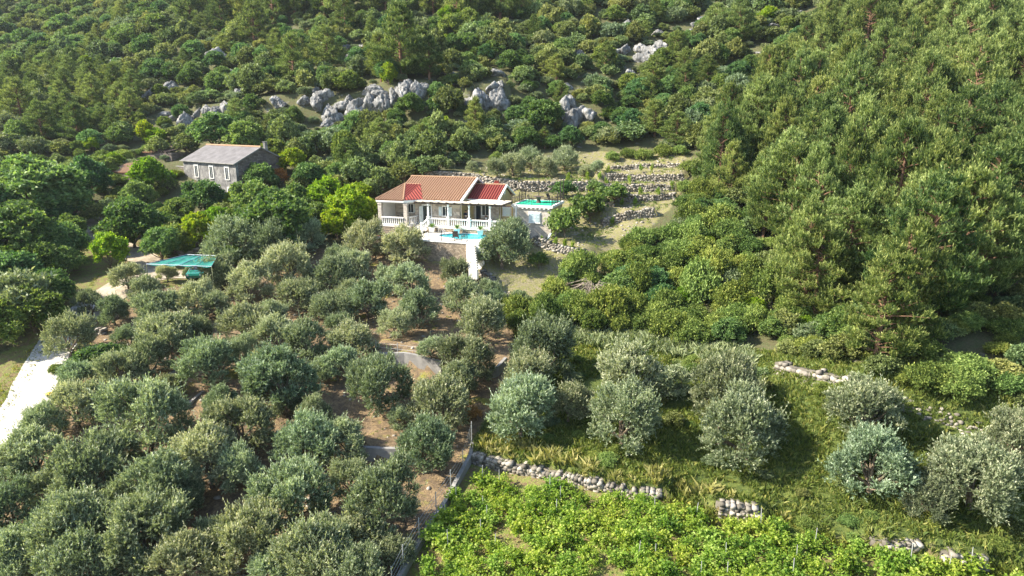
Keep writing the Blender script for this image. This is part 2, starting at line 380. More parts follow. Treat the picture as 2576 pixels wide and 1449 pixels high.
zc = np.stack([z.ravel() for z in Zs], -1).astype(np.float32); ga.data.foreach_set('color', zc.ravel())
m = MT('ground_cover', .95, .1); v = m.coord()
va = m.n('ShaderNodeVertexColor', layer_name='zone'); sp = m.n('ShaderNodeSeparateColor'); m.l(va.outputs['Color'], sp.inputs[0])
n1 = m.noise(v, .45, 6, .65); n2 = m.noise(v, 2.2, 6, .7); n3 = m.noise(v, 9, 5, .7)
def edge(x):
    s = m.math('ADD', x, m.math('MULTIPLY', m.math('SUBTRACT', n2, .5), .9)); return m.ramp(s, [(.35, (0, 0, 0)), (.62, (1, 1, 1))])
hill = m.mix(m.ramp(n2, [(.38, (0, 0, 0)), (.62, (1, 1, 1))]), m.ramp(n3, [(.3, (.06, .055, .03)), (.7, (.15, .13, .07))]), m.ramp(n3, [(.3, (.055, .08, .028)), (.7, (.13, .135, .065))]))
hill = m.mix(m.ramp(n1, [(.6, (0, 0, 0)), (.68, (1, 1, 1))]), hill, m.ramp(n3, [(.3, (.12, .115, .10)), (.7, (.25, .24, .21))]))
soil = m.mix(m.ramp(n2, [(.4, (0, 0, 0)), (.66, (1, 1, 1))]), m.ramp(n3, [(.3, (.09, .065, .045)), (.7, (.20, .15, .10))]), m.ramp(n3, [(.3, (.18, .125, .07)), (.72, (.40, .29, .155))]))
soil = m.mix(m.ramp(n1, [(.58, (0, 0, 0)), (.66, (1, 1, 1))]), soil, m.ramp(n3, [(.3, (.13, .15, .03)), (.7, (.36, .32, .08))]))
grass = m.mix(m.ramp(n2, [(.38, (0, 0, 0)), (.64, (1, 1, 1))]), m.ramp(n3, [(.3, (.04, .065, .02)), (.7, (.09, .12, .035))]), m.ramp(n3, [(.3, (.07, .11, .025)), (.7, (.17, .18, .05))]))
dry = m.mix(m.ramp(n2, [(.4, (0, 0, 0)), (.6, (1, 1, 1))]), m.ramp(n3, [(.3, (.15, .13, .08)), (.7, (.31, .265, .185))]), m.ramp(n3, [(.3, (.11, .13, .035)), (.7, (.30, .27, .10))]))
vz = m.mix(m.ramp(n2, [(.4, (0, 0, 0)), (.6, (1, 1, 1))]), m.ramp(n3, [(.3, (.11, .075, .045)), (.7, (.24, .17, .10))]), m.ramp(n3, [(.3, (.09, .14, .03)), (.7, (.24, .25, .07))]))
c = m.mix(edge(sp.outputs[0]), hill, soil); c = m.mix(edge(sp.outputs[1]), c, grass); c = m.mix(edge(sp.outputs[2]), c, dry)
m.col(c); m.bump(m.math('ADD', n3, n2), .12, .8)
c4 = m.mix(edge(va.outputs['Alpha']), c, vz); m.col(c4)
gme.materials.append(m.m)
gob = bpy.data.objects.new('ground', gme); link(gob); tag(gob, kind='structure')

def ribbon(name, pix, wid, mat, lift=.04, n=6, pts=None):
    P_ = [Vector(W3(at(*p))) for p in pix] if pts is None else pts
    Q = []
    for a, b in zip(P_[:-1], P_[1:]):
        k = max(1, int((b - a).length / .6))
        Q += [a.lerp(b, t / k) for t in range(k)]
    Q.append(P_[-1])
    for _ in range(12): Q = [Q[0]] + [(Q[i - 1] + Q[i] * 2 + Q[i + 1]) / 4 for i in range(1, len(Q) - 1)] + [Q[-1]]
    V = []; Fc = []
    for i, q in enumerate(Q):
        t = (Q[min(i + 1, len(Q) - 1)] - Q[max(0, i - 1)]); s = Vector((t.y, -t.x, 0)).normalized()
        wj = wid * (1 + .06 * noise.noise(Vector((i * .3, 0, 1))))
        for k in range(n + 1):
            o = (k / n - .5) * wj; p = q + s * o; V.append((p.x, p.y, hz(p.x, p.y) + CAMZ + lift))
        # a hanging skirt keeps the edge down in the soil
    for i in range(len(Q) - 1):
        for k in range(n): a = i * (n + 1) + k; Fc.append((a, a + 1, a + n + 2, a + n + 1))
    me = npmesh(name, V, Fc, mat, sm=True); o = bpy.data.objects.new(name, me); link(o); return o
m = MT('pale_concrete_road', .9, .2); v = m.coord(); f = m.noise(v, 1.2, 6); g = m.noise(v, 14, 4)
m.col(m.mix(.5, m.ramp(f, [(.3, (.36, .34, .31)), (.7, (.54, .52, .48))]), m.ramp(g, [(.3, (.7, .68, .64)), (.7, (1.1, 1.08, 1.04))]), 'MULTIPLY')); m.bump(g, .02, .5); M['road'] = m.m
m = MT('gravel', .95, .1); v = m.coord(); f = m.noise(v, 1.2, 6); g = m.noise(v, 14, 4)
m.col(m.mix(.6, m.ramp(f, [(.3, (.26, .22, .17)), (.7, (.48, .42, .34))]), m.ramp(g, [(.3, (.6, .57, .52)), (.7, (1.2, 1.16, 1.1))]), 'MULTIPLY')); m.bump(g, .05, .8); M['gravel'] = m.m
tag(ribbon('road', [(-120,1330),(-20,1170),(55,1050),(92,960),(125,890),(175,820),(240,765)], 3.3, M['road'], .07), kind='structure')
tag(ribbon('gravel_track', [(225,775),(290,730),(360,700),(430,690),(500,688)], 4.6, M['gravel'], .05), kind='structure')
tag(ribbon('dirt_path', [(400,692),(375,660),(335,638),(270,600),(235,560),(222,530)], 3.0, M['gravel'], .045), kind='structure')

# ------------------------------------------------------------------ foliage
def unit(a): return a / np.maximum(np.linalg.norm(a, axis=-1, keepdims=True), 1e-9)
def leaves(P, D, L, Wd, rng):
    n = len(P); r = unit(rng.normal(size=(n, 3))); s = unit(np.cross(D, r)); nn = np.cross(D, s)
    L = L * rng.uniform(.65, 1.35, n)[:, None]; Wd = Wd * rng.uniform(.7, 1.3, n)[:, None]
    v = np.stack([P, P + D * L * .45 + s * Wd / 2 + nn * L * .06, P + D * L, P + D * L * .45 - s * Wd / 2 + nn * L * .06], 1)
    return v.reshape(-1, 3), np.arange(4 * n).reshape(-1, 4)
def crown(clumps, ntw, nl, tl, L, Wd, rng, out=1., up=.5, rnd=.5, shell=.6, spread=.6, base=None, ymin=None):
    """twigs start inside leaf clumps and carry leaves: gives feathery uneven outlines with gaps"""
    C = np.array([c[:3] for c in clumps]); Rr = np.array([c[3] for c in clumps]); sq = np.array([c[4] if len(c) > 4 else .8 for c in clumps])
    p = Rr ** 2; ci = rng.choice(len(C), ntw, p=p / p.sum())
    d = unit(rng.normal(size=(ntw, 3))); d[:, 2] = np.where(rng.random(ntw) < .55, np.abs(d[:, 2]), d[:, 2])
    rr = (shell + (1 - shell) * rng.random(ntw)) * Rr[ci]; off = d * rr[:, None]; off[:, 2] *= sq[ci]
    P0 = C[ci] + off
    cc = C.mean(0) if base is None else np.array(base)
    o = unit(unit(off) + .6 * unit(P0 - cc))
    D = unit(o * out + np.array([0, 0, up]) + rnd * rng.normal(size=(ntw, 3)))
    T = tl * rng.uniform(.5, 1.4, ntw)
    t = np.tile(np.linspace(.05, 1, nl), ntw); k = np.repeat(np.arange(ntw), nl)
    t = t + rng.normal(size=len(t)) * .04
    P = P0[k] + D[k] * (T[k] * t)[:, None]; P[:, 2] -= (.15 * T[k] * t * t)
    LD = unit(D[k] * (1 - spread) + spread * unit(rng.normal(size=(len(k), 3))) + np.array([0, 0, .15]))
    tw = rng.normal(size=ntw) * .14
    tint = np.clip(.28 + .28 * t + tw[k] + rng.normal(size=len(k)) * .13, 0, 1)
    if ymin is not None:
        keep = P[:, 2] > ymin; P, LD, tint = P[keep], LD[keep], tint[keep]
    V, Fc = leaves(P, LD, L, Wd, rng)
    return V, Fc, tint
def limbs(mb, clumps, z0, rad, rng, n=9, fork=None):
    """tapered trunk with limbs reaching the clumps"""
    top = fork if fork is not None else z0
    for c in [clumps[i] for i in rng.choice(len(clumps), min(n, len(clumps)), replace=False)]:
        a = Vector((0, 0, top)); b = Vector(c[:3]); m_ = a.lerp(b, .5) + Vector(rng.normal(size=3) * .12 * (b - a).length); m_.z = max(m_.z, .2)
        mb.tube([a - Vector((0, 0, .15)), m_, b], [rad * .55, rad * .33, rad * .1], 6)
def trunk(rng, h, rad, clumps, n=9, lean=.15, taper=.7, fork=None):
    mb = MB(); l = rng.normal(size=2) * lean
    pts = [(-.02, 0, -.5), (0, 0, 0), (l[0] * .4, l[1] * .4, h * .5), (0, 0, h)]
    mb.tube(pts, [rad * 1.35, rad * 1.15, rad * .9, rad * taper], 9)
    limbs(mb, clumps, h, rad, rng, n, fork); return mb
CR = {}   # kind -> list of (crown mesh, trunk mesh, nominal radius, nominal height)
def mesh_of(mb, name, mat): o = mb.build(name, mat); me = o.data; bpy.data.objects.remove(o); return me
def reg(kind, cme, tme, r, h): CR.setdefault(kind, []).append((cme, tme, r, h))

for s in range(10):      # olives: wide, low, made of several upright feathery bosses
    rng = np.random.default_rng(100 + s); cl = []
    n = 20 + s % 5; ecc = rng.uniform(.7, 1.0); tilt = rng.normal(size=2) * .25
    for i in range(n):
        a = i * 2.399 + rng.normal() * .5; r = 2.15 * math.sqrt((i + .5) / n) * rng.uniform(.75, 1.15)
        cl.append((r * math.cos(a) + tilt[0], r * math.sin(a) * ecc + tilt[1], 2.2 + 1.05 * (1 - (r / 2.3) ** 2) + rng.normal() * .42, rng.uniform(.36, .74), 1.2))
    for i in range(8):
        a = i * .8 + rng.normal() * .4; cl.append((1.9 * math.cos(a), 1.9 * math.sin(a) * ecc, 1.35 + rng.normal() * .25, rng.uniform(.35, .6), .8))
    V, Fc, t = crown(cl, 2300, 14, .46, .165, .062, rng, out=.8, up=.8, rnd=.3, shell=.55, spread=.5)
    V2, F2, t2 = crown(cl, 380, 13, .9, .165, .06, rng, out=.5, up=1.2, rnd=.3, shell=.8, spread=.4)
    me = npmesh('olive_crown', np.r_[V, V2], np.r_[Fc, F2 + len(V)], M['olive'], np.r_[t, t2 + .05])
    tb = trunk(rng, 1.0, .2, cl, 10, .2); reg('olive', me, mesh_of(tb, 'olive_trunk', M['bark']), 3.2, 4.5)
for s in range(6):      # Aleppo pines: irregular, tall, tufts turned up at the ends
    rng = np.random.default_rng(200 + s); cl = []; Ht = 10.0
    lean = rng.normal(size=2) * .25
    NB = 46 + 3 * s; sec = rng.uniform(.75, 1.2, 8)
    for i in range(NB):
        z = .8 + (Ht - 1.4) * ((i + .5) / NB) ** .9; k = max(0, (z - 1.0) / (Ht - 1.0)); a = i * 2.399 + rng.normal() * .4
        ln = 3.0 * (1 - k ** 1.5) ** .95 * (.6 + .4 * min(1, k * 4)) * rng.uniform(.7, 1.15) * sec[int((a % 6.283) / 6.284 * 8)] + .15
        for q, rr_ in ((.45, .9), (.75, 1.0), (1.0, .85)):
            if q < .6 and rng.random() < .45: continue
            cl.append((ln * q * math.cos(a) + lean[0] * k, ln * q * math.sin(a) + lean[1] * k, z + .28 * ln * q * q + rng.normal() * .06, (.26 + .26 * (1 - k)) * rr_ * rng.uniform(.8, 1.2), .7))
    cl.append((lean[0], lean[1], Ht - .5, .26, 2.4)); cl.append((lean[0], lean[1], Ht - 1.1, .4, 1.6)); cl.append((lean[0] + .3, lean[1] + .1, Ht - 1.4, .45, 1.3))
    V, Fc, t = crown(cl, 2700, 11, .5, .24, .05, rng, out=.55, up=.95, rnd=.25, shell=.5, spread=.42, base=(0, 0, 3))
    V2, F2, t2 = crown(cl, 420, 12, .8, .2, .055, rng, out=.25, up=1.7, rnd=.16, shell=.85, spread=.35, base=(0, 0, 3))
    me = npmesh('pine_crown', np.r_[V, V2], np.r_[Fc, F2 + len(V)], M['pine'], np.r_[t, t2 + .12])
    mb = MB(); mb.tube([(0, 0, -.6), (0, 0, 0), (lean[0] * .5, lean[1] * .5, Ht * .5), (lean[0], lean[1], Ht - .8)], [.26, .22, .13, .03], 8)
    for c in cl[::2]: mb.tube([(c[0] * .02, c[1] * .02, max(.8, c[2] - .5)), (c[0] * .6, c[1] * .6, c[2] - .12), c[:3]], [.06, .04, .015], 5)
    reg('pine', me, mesh_of(mb, 'pine_trunk', M['pinebark']), 2.9, Ht)
def dome(kind, mat, nvar, seed, r0, h0_, lift, nc, ntw, nl, tl, L, Wd, up, spread, tr=.12, crad=(.3, .48), rnd=.45, trk='bark'):
    for s in range(nvar):
        rng = np.random.default_rng(seed + s); cl = []
        ex = rng.uniform(.75, 1.0)
        for i in range(nc):
            ph = math.acos(1 - (i + .5) / nc * (1.05 if lift < .2 else 1.25)); a = i * 2.399 + rng.normal() * .35; q = rng.uniform(.45, .9)
            cl.append((r0 * q * math.sin(ph) * math.cos(a), r0 * ex * q * math.sin(ph) * math.sin(a), lift + (h0_ - lift) * (.32 + .46 * math.cos(ph) * rng.uniform(.8, 1.15)), r0 * rng.uniform(*crad), .85))
        V, Fc, t = crown(cl, ntw, nl, tl, L, Wd, rng, out=.9, up=up, rnd=rnd, shell=.35, spread=spread, base=(0, 0, h0_ * .3), ymin=.02)
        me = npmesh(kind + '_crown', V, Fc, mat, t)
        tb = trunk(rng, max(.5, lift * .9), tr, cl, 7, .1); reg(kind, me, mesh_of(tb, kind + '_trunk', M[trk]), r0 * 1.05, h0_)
dome('scrub', M['scrub'], 8, 300, 2.3, 3.4, .15, 26, 1050, 8, .32, .27, .15, .5, .75, crad=(.16, .32))
dome('sage', M['sage'], 4, 340, 2.0, 2.4, .1, 24, 900, 8, .35, .24, .1, .8, .6, crad=(.16, .3))
dome('broad', M['broad'], 6, 400, 3.2, 6.0, .8, 40, 2200, 9, .42, .28, .17, .25, .8, .2, crad=(.15, .29))
dome('lime', M['lime'], 4, 440, 2.2, 4.3, .5, 26, 1300, 8, .4, .26, .16, .5, .8, .12, crad=(.15, .3))
dome('bramble', M['bramble'], 6, 480, 2.0, 2.0, .05, 26, 1500, 8, .5, .18, .10, .6, .8, .05, crad=(.12, .32))
dome('rust', M['rust'], 1, 520, 1.2, 2.0, .2, 9, 300, 7, .4, .2, .1, .6, .7, .05)
dome('fruit', M['broad'], 2, 530, 1.5, 2.7, .9, 11, 420, 9, .5, .26, .16, .2, .8, .08, rnd=.6)

def vine_mesh(seed):
    rng = np.random.default_rng(seed); cl = [(rng.normal() * .16, rng.normal() * .26, .3 + .085 * i, rng.uniform(.18, .32), 1.0) for i in range(7)]
    V, Fc, t = crown(cl, 130, 7, .4, .12, .11, rng, out=.9, up=.35, rnd=.6, shell=.3, spread=.95, ymin=.05)
    mb = MB(); mb.tube([(0, 0, -.1), (.03, .02, .35), (0, 0, .8)], [.035, .03, .02], 6)
    st = MB(); st.tube([(.06, 0, -.1), (.06 + rng.normal() * .05, rng.normal() * .05, 1.75)], [.02, .018], 5)
    return npmesh('vine_foliage', V, Fc, M['vine'], t), mesh_of(mb, 'vine_stem', M['bark']), mesh_of(st, 'stake', M['stake'])
M['stake'] = plain('stake', (.34, .34, .33), .6, .15, 6)
VN = [vine_mesh(600 + i) for i in range(6)]

def plant(kind, x, y, rad, name, var=None, hs=1.0, parts=True, part_names=('crown', 'trunk'), sink=.06):
    """one tree: an Empty at its foot with crown and trunk (or one mesh for a low shrub)"""
    v = CR[kind][(var if var is not None else R.randrange(99)) % len(CR[kind])]; s = rad / v[2]
    z = hz(x, y) + CAMZ - sink; sc = (s * R.uniform(.93, 1.07), s * R.uniform(.93, 1.07), s * hs * R.uniform(.92, 1.08)); rz = R.uniform(0, 6.283)
    if parts:
        e = empty(name, (x, y, z), rz); e.scale = sc; e.empty_display_size = .3
        o = bpy.data.objects.new(part_names[0], v[0]); link(o, e)
        if v[1]: o = bpy.data.objects.new(part_names[1], v[1]); link(o, e)
    else:
        e = bpy.data.objects.new(name, v[0]); link(e); e.location = (x, y, z); e.rotation_euler = (0, 0, rz); e.scale = sc
    return e
# ------------------------------------------------------------------ dry stone walls
def ico(sub):
    import bmesh
    bm = bmesh.new(); bmesh.ops.create_icosphere(bm, subdivisions=sub, radius=1); bm.verts.ensure_lookup_table()
    V = np.array([v.co[:] for v in bm.verts]); Fc = np.array([[v.index for v in f.verts] for f in bm.faces]); bm.free(); return V, Fc
IV, IF = ico(2); JV, JF = ico(1)
BV = np.array([(x, y, z) for z in (-1, 1) for y in (-1, 1) for x in (-1, 1)], float); BF = np.array([t for q in [(0, 2, 3, 1), (4, 5, 7, 6), (0, 1, 5, 4), (2, 6, 7, 3), (0, 4, 6, 2), (1, 3, 7, 5)] for t in ((q[0], q[1], q[2]), (q[0], q[2], q[3]))])
def stone_wall(name, pts, H, thick, sw, sh, label, seed=1, low=False, mat='drystone', dz=0, ragged=.12, kind=None, cat='stone wall', group=None):
    rng = np.random.default_rng(seed); TV, TF = (BV, BF)
    Vs, Fs, ts = [], [], []; n0 = 0; core = MB()
    for a, b in zip(pts[:-1], pts[1:]):
        a = np.array(a[:2]); b = np.array(b[:2]); L = np.linalg.norm(b - a); t = (b - a) / L; nn = np.array([-t[1], t[0]])
        if t[0] < 0: nn = -nn
        za, zb = min(hz(*a), hz(*(a - nn * .7))), min(hz(*b), hz(*(b - nn * .7)))
        core.bar((a[0] + nn[0] * .12, a[1] + nn[1] * .12, za + CAMZ + H / 2 - .35 + dz), (b[0] + nn[0] * .12, b[1] + nn[1] * .12, zb + CAMZ + H / 2 - .35 + dz), thick * .62, H + .3)
        rows = int((H + .45) / (sh * .88))
        for r in range(rows):
            s = rng.uniform(0, sw)
            while s < L + .05:
                w_ = sw * rng.uniform(.6, 1.45); hh_ = sh * rng.uniform(.8, 1.25)
                top = (r >= rows - 1)
                if top and rng.random() < ragged * 2.5: s += w_; continue
                k = min(s / L, 1); z = za + (zb - za) * k + CAMZ - .45 + (r + .5) * sh * .88 + dz + rng.normal() * .02
                for side in ((-1, 1) if top else (-1,)):
                    c = a + t * (s + w_ / 2) + nn * (side * (thick / 2 - sh * .35) + rng.normal() * .03)
                    P = TV * (1 + rng.uniform(-.30, .06, size=TV.shape))
                    P = P * np.array([w_ * .5, sh * rng.uniform(.7, 1.0), hh_ * .5]) * 1.08
                    aa = rng.normal() * .12; ca, sa = math.cos(aa), math.sin(aa); P = np.c_[P[:, 0] * ca - P[:, 2] * sa, P[:, 1], P[:, 0] * sa + P[:, 2] * ca]
                    Vs.append(np.c_[c[0] + P[:, 0] * t[0] + P[:, 1] * nn[0], c[1] + P[:, 0] * t[1] + P[:, 1] * nn[1], z + P[:, 2]])
                    Fs.append(TF + n0); n0 += len(TV); ts.append(np.full(len(TF), rng.uniform(0, 1)))
                s += w_
    V = np.concatenate(Vs); Fc = np.concatenate(Fs); tt = np.concatenate(ts)
    cv = np.array(core.v); cf = [tuple(i + len(V) for i in f) for f in core.f]; cf3 = np.array([(f[0], f[1], f[2]) for f in cf] + [(f[0], f[2], f[3]) for f in cf])
    V = np.r_[V, cv]; Fc = np.r_[Fc, cf3]; tt = np.r_[tt, np.zeros(len(cf3))]
    o3 = np.array([pts[0][0], pts[0][1], hz(pts[0][0], pts[0][1]) + CAMZ])
    me = npmesh(name, V - o3, Fc, M[mat], tt, sm=False); o = bpy.data.objects.new(name, me); link(o); o.location = o3
    return tag(o, label, cat, group)
LBL = {
 'garden_wall_back': ('long pale dry stone retaining wall behind the red-roofed villa and roof terrace', .34, .22, True),
 'terrace_wall_upper': ('topmost short dry stone wall of the young vine terraces right of the villa', .34, .22, True),
 'terrace_wall_middle': ('second dry stone wall from the top of the young vine terraces', .34, .22, True),
 'terrace_wall_third': ('low third dry stone wall down the young vine terraces, above the leafy shrub', .34, .22, True),
 'terrace_wall_fourth': ('lowest and tallest dry stone wall of the vine terraces, beside the fruit trees', .34, .22, True),
 'orchard_wall': ('grey shaded dry stone wall right of the big olives below the roof terrace building', .32, .22, False),
 'terrace_wall_top': ('thin highest stone edging above the topmost vine terrace, below the green bushes', .34, .22, True),
 'terrace_wall_low': ('short stone wall between the roof terrace building and the lowest vine terrace', .34, .22, True),
 'path_corner_wall': ('short pale stone wall bending at the foot of the white steps', .3, .2, False),
 'vineyard_stone_wall': ('long tumbledown dry stone wall along the top edge of the vineyard', .3, .22, False),
 'vineyard_wall_stub': ('grey broken stone wall stub between tall dry grasses above the vineyard', .28, .22, False),
 'leaning_wall_stub': ('small pale stone wall stub under the lower right olive trees', .3, .22, False),
 'corner_wall_stub': ('rightmost pale stone wall stub near the bottom right corner', .3, .22, False)}
for i, (nm, pts, H, L) in enumerate(WDEF):
    if nm in LBL: lb, sw, sh, lo = LBL[nm]; stone_wall('dry_stone_wall', pts, H, .5, sw, sh, lb, 50 + i, lo)
pl = [at(*p) for p in [(1952,925),(2010,938),(2080,950),(2146,964)]]
stone_wall('dry_stone_wall', pl, .8, .7, .42, .28, 'tumbled pale stone wall at the foot of the pine wood', 81, False, ragged=.3)
pl = [at(*p) for p in [(1268,745),(1302,752)]]
stone_wall('dry_stone_wall', pl, .35, 1.1, .4, .25, 'low heap of loose pale stones below the lawn', 82, False, ragged=.4, cat='stone heap')
pl = [at(*p) for p in [(232,835),(262,838)]]
stone_wall('dry_stone_wall', pl, .7, .5, .3, .2, 'short stone wall between two olives near the road bend', 83, True)
pl = [at(*p) for p in [(448,640),(512,630)]]
stone_wall('dry_stone_wall', pl, .8, .5, .4, .25, 'rough stone wall just behind the green net carport', 84, True)
pl = [at(*p) for p in [(2150,968),(2260,1005),(2350,1040),(2440,1070),(2580,1110)]]
stone_wall('dry_stone_wall', pl, .35, .8, .4, .22, 'shaded collapsed line of stones below the pines at right edge', 85, True, ragged=.4)

def slab_wall(name, pts, thick, h0_, h1_, label, mat, cap=None, follow=True):
    mb = MB(); base = np.array(pts[0]); o3 = Vector((base[0], base[1], hz(base[0], base[1]) + CAMZ))
    Q = []
    for a, b in zip(pts[:-1], pts[1:]):
        a = np.array(a[:2]); b = np.array(b[:2]); k = max(1, int(np.linalg.norm(b - a) / 1.0))
        for t in range(k): Q.append(a + (b - a) * t / k)
    Q.append(np.array(pts[-1][:2])); zs = np.array([hz(*q) for q in Q]); zs = np.convolve(np.pad(zs, 2, 'edge'), np.ones(5) / 5, 'valid')
    V = []; Fc = []
    for i, q in enumerate(Q):
        t = Q[min(i + 1, len(Q) - 1)] - Q[max(i - 1, 0)]; t = t / np.linalg.norm(t); nn = np.array([-t[1], t[0]])
        for s, z in ((-1, -h0_), (-1, h1_), (1, h1_), (1, -h0_)):
            p = q + nn * s * thick / 2; V.append((p[0] - o3.x, p[1] - o3.y, zs[i] + z + CAMZ - o3.z))
    for i in range(len(Q) - 1):
        for k in range(4): a = 4 * i + k; b = 4 * i + (k + 1) % 4; Fc.append((a, b, b + 4, a + 4))
    Fc += [(3, 2, 1, 0), tuple(4 * (len(Q) - 1) + k for k in range(4))]
    mb.add(V, Fc); o = mb.build(name, mat, None, o3); tag(o, label, 'wall'); return o, Q, zs
cw = [w_ for w_ in WDEF if w_[0] == 'concrete_grove_wall'][0][1]
slab_wall('concrete_wall', cw, .3, .6, .8, 'grey concrete retaining wall among the olives, under the wire fence', M['concrete'])
pe = [at(*p) for p in [(1112,940),(1128,905)]]
cw2 = [w_ for w_ in WDEF if w_[0] == 'concrete_lower_wall'][0][1]
slab_wall('concrete_wall', cw2, .3, .6, .6, 'shaded concrete retaining wall left of the boundary wall, behind an olive', M['concrete'])
slab_wall('concrete_wall', [at(*p) for p in [(1222,955),(1252,945),(1272,915)]], .25, .5, .7, 'short concrete corner wall between olives, right of the grove path', M['concrete'])
slab_wall('concrete_kerb', [at(*p) for p in [(318,1005),(352,990),(392,968),(440,935)]], .22, .4, .3, 'thin pale concrete kerb under an olive right of the road', M['concrete'])
slab_wall('concrete_kerb', [at(*p) for p in [(213,1098),(240,1082)]], .25, .4, .35, 'stub of pale concrete kerb between olives, lower left', M['concrete'])
slab_wall('stone_kerb', [at(*p) for p in [(520,975),(495,1000),(470,1030)]], .2, .4, .15, 'low concrete edge in the brown soil of the grove', M['concrete'])
bw = [at(*p) for p in [(1188,1118),(1184,1160),(1152,1218),(1122,1272),(1075,1345),(1008,1462),(985,1510)]]
bo, Q, zs = slab_wall('boundary_wall', bw, .24, .5, .45, 'long low concrete boundary wall running down between olive grove and vineyard', M['concrete'])

def wire_fence(name, foots, h, label, wires=4, mat='stake', zlift=0.0, mesh=False):
    a = foots[0]; o3 = Vector(W3((a[0], a[1], hz(a[0], a[1]))))
    e = empty(name, o3, 0, label, 'fence'); P_ = [Vector((p[0], p[1], hz(p[0], p[1]) + CAMZ + zlift)) - o3 for p in foots]
    for p in P_:
        mb = MB(); mb.tube([p - Vector((0, 0, .3)), p + Vector((0, 0, h))], .028, 6); mb.lathe([(.03, 0), (.034, .01), (.01, .03)], p + Vector((0, 0, h)), 6); mb.build('post', M[mat], e)
    mb = MB()
    for k in range(wires):
        z = h * (k + .6) / wires
        for p, q in zip(P_[:-1], P_[1:]):
            mb.tube([p + Vector((0, 0, z)), p.lerp(q, .5) + Vector((0, 0, z - .03)), q + Vector((0, 0, z))], .008, 4)
    mb.build('wire', M['wire'], e); return e
M['wire'] = plain('wire', (.4, .42, .42), .4, .1, 5, .4, .6)
def along(Q, f): i = f * (len(Q) - 1); k = min(int(i), len(Q) - 2); return Q[k] + (Q[k + 1] - Q[k]) * (i - k)
wire_fence('wire_fence', [along(Q, f) for f in (.02, .2, .38, .55, .72, .88, .99)], 1.5, 'thin green posts and sagging wires standing on the long boundary wall', 5, 'stake', .3)
wire_fence('wire_fence', [cw[0][:2] + np.array([k * (cw[2][0] - cw[0][0]) / 3, .35 + k * (cw[2][1] - cw[0][1]) / 3]) for k in range(4)], 1.1, 'wire fence with thin posts above the grey concrete wall in the grove', 3, 'stake', .1)

# ------------------------------------------------------------------ roof tiles as real half-round rows
def roof_face(mb, poly, sp=.25, thick=.1, rr=.1, mi=0):
    sp = max(sp, .32) if sp < .3 else .36
    P = [Vector(p) for p in poly]; nrm = Vector((0, 0, 0))
    for i in range(len(P)): nrm += P[i].cross(P[(i + 1) % len(P)])
    nrm.normalize();
    if nrm.z < 0: P.reverse(); nrm = -nrm
    n = len(P); low = [p - Vector((0, 0, thick)) for p in P]
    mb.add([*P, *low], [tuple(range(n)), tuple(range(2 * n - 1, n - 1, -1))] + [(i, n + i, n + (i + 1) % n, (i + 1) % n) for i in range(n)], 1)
    d = Vector((nrm.x, nrm.y, 0)); d = (d - nrm * d.dot(nrm)); d.normalize(); e = nrm.cross(d)
    o = P[0]; S = [(p - o).dot(e) for p in P]; T = [(p - o).dot(d) for p in P]
    s = min(S) + sp / 2
    while s < max(S):
        ts = []
        for i in range(n):
            a, b = i, (i + 1) % n
            if (S[a] > s) != (S[b] > s): ts.append(T[a] + (T[b] - T[a]) * (s - S[a]) / (S[b] - S[a]))
        ts.sort()
        for t0, t1 in zip(ts[::2], ts[1::2]):
            if t1 - t0 < .1: continue
            V = []; 
            seg = [(-rr, -.01), (-rr * .7, rr * .65), (0, rr), (rr * .7, rr * .65), (rr, -.01)]
            for t in (t0, t1 + .03):
                for a, b in seg: V.append(o + e * (s + a) + d * t + nrm * b)
            mb.add(V, [(i, i + 1, 6 + i, 5 + i) for i in range(4)] + [(4, 3, 2, 1, 0), (5, 6, 7, 8, 9)], mi)
        s += sp
def ridge_row(mb, a, b, r=.11):
    a = Vector(a); b = Vector(b); k = max(1, int((b - a).length / .38))
    for i in range(k):
        p = a.lerp(b, i / k); q = a.lerp(b, (i + 1) / k); mb.tube([p, q + (q - p) * .04], [r, r * .82], 8)
def window(parent, x, y, z0, z1, wd, rot=0, shutters=0, open_=True, frame='white', sillw=.12, bars=1, nm='window'):
    """window frame with sill, pane and shutter children; x,y = centre on the wall face, wall faces -y before rot"""
    fr = MB(); t = .09
    fr.box(-wd / 2 - t, -wd / 2, -.05, .05, z0 - .0, z1); fr.box(wd / 2, wd / 2 + t, -.05, .05, z0, z1)
    fr.box(-wd / 2 - t, wd / 2 + t, -.055, .05, z1, z1 + t); fr.box(-wd / 2 - t - .03, wd / 2 + t + .03, -.055 - sillw / 2, .05, z0 - .09, z0)
    for b in range(bars): xx = -wd / 2 + wd * (b + 1) / (bars + 1); fr.box(xx - .025, xx + .025, -.03, .03, z0, z1)
    f = fr.build(nm, M[frame], parent); f.location = (x, y, 0); f.rotation_euler = (0, 0, rot)
    g = MB(); g.box(-wd / 2, wd / 2, -.012, .012, z0, z1); g.build('pane', M['glass'], f)
    for sgn in ((-1, 1) if shutters else ()):
        sh = MB(); sw_ = wd / 2
        if open_: x0 = sgn * (wd / 2 + t + sw_ / 2 + .02); yy = -.085
        else: x0 = sgn * sw_ / 2; yy = -.085
        sh.box(x0 - sw_ / 2 + .01, x0 + sw_ / 2 - .01, yy - .012, yy + .012, z0, z1)
        for a, b in ((-sw_ / 2, -sw_ / 2 + .07), (sw_ / 2 - .07, sw_ / 2)): sh.box(x0 + a + .01, x0 + b - .01, yy - .035, yy - .012, z0, z1)
        k = z0 + .06
        while k < z1 - .06: sh.bar((x0 - sw_ / 2 + .07, yy - .03, k), (x0 + sw_ / 2 - .07, yy - .03, k), .045, .012); k += .075
        sh.build('shutter', M['bluewhite'], f)
    return f

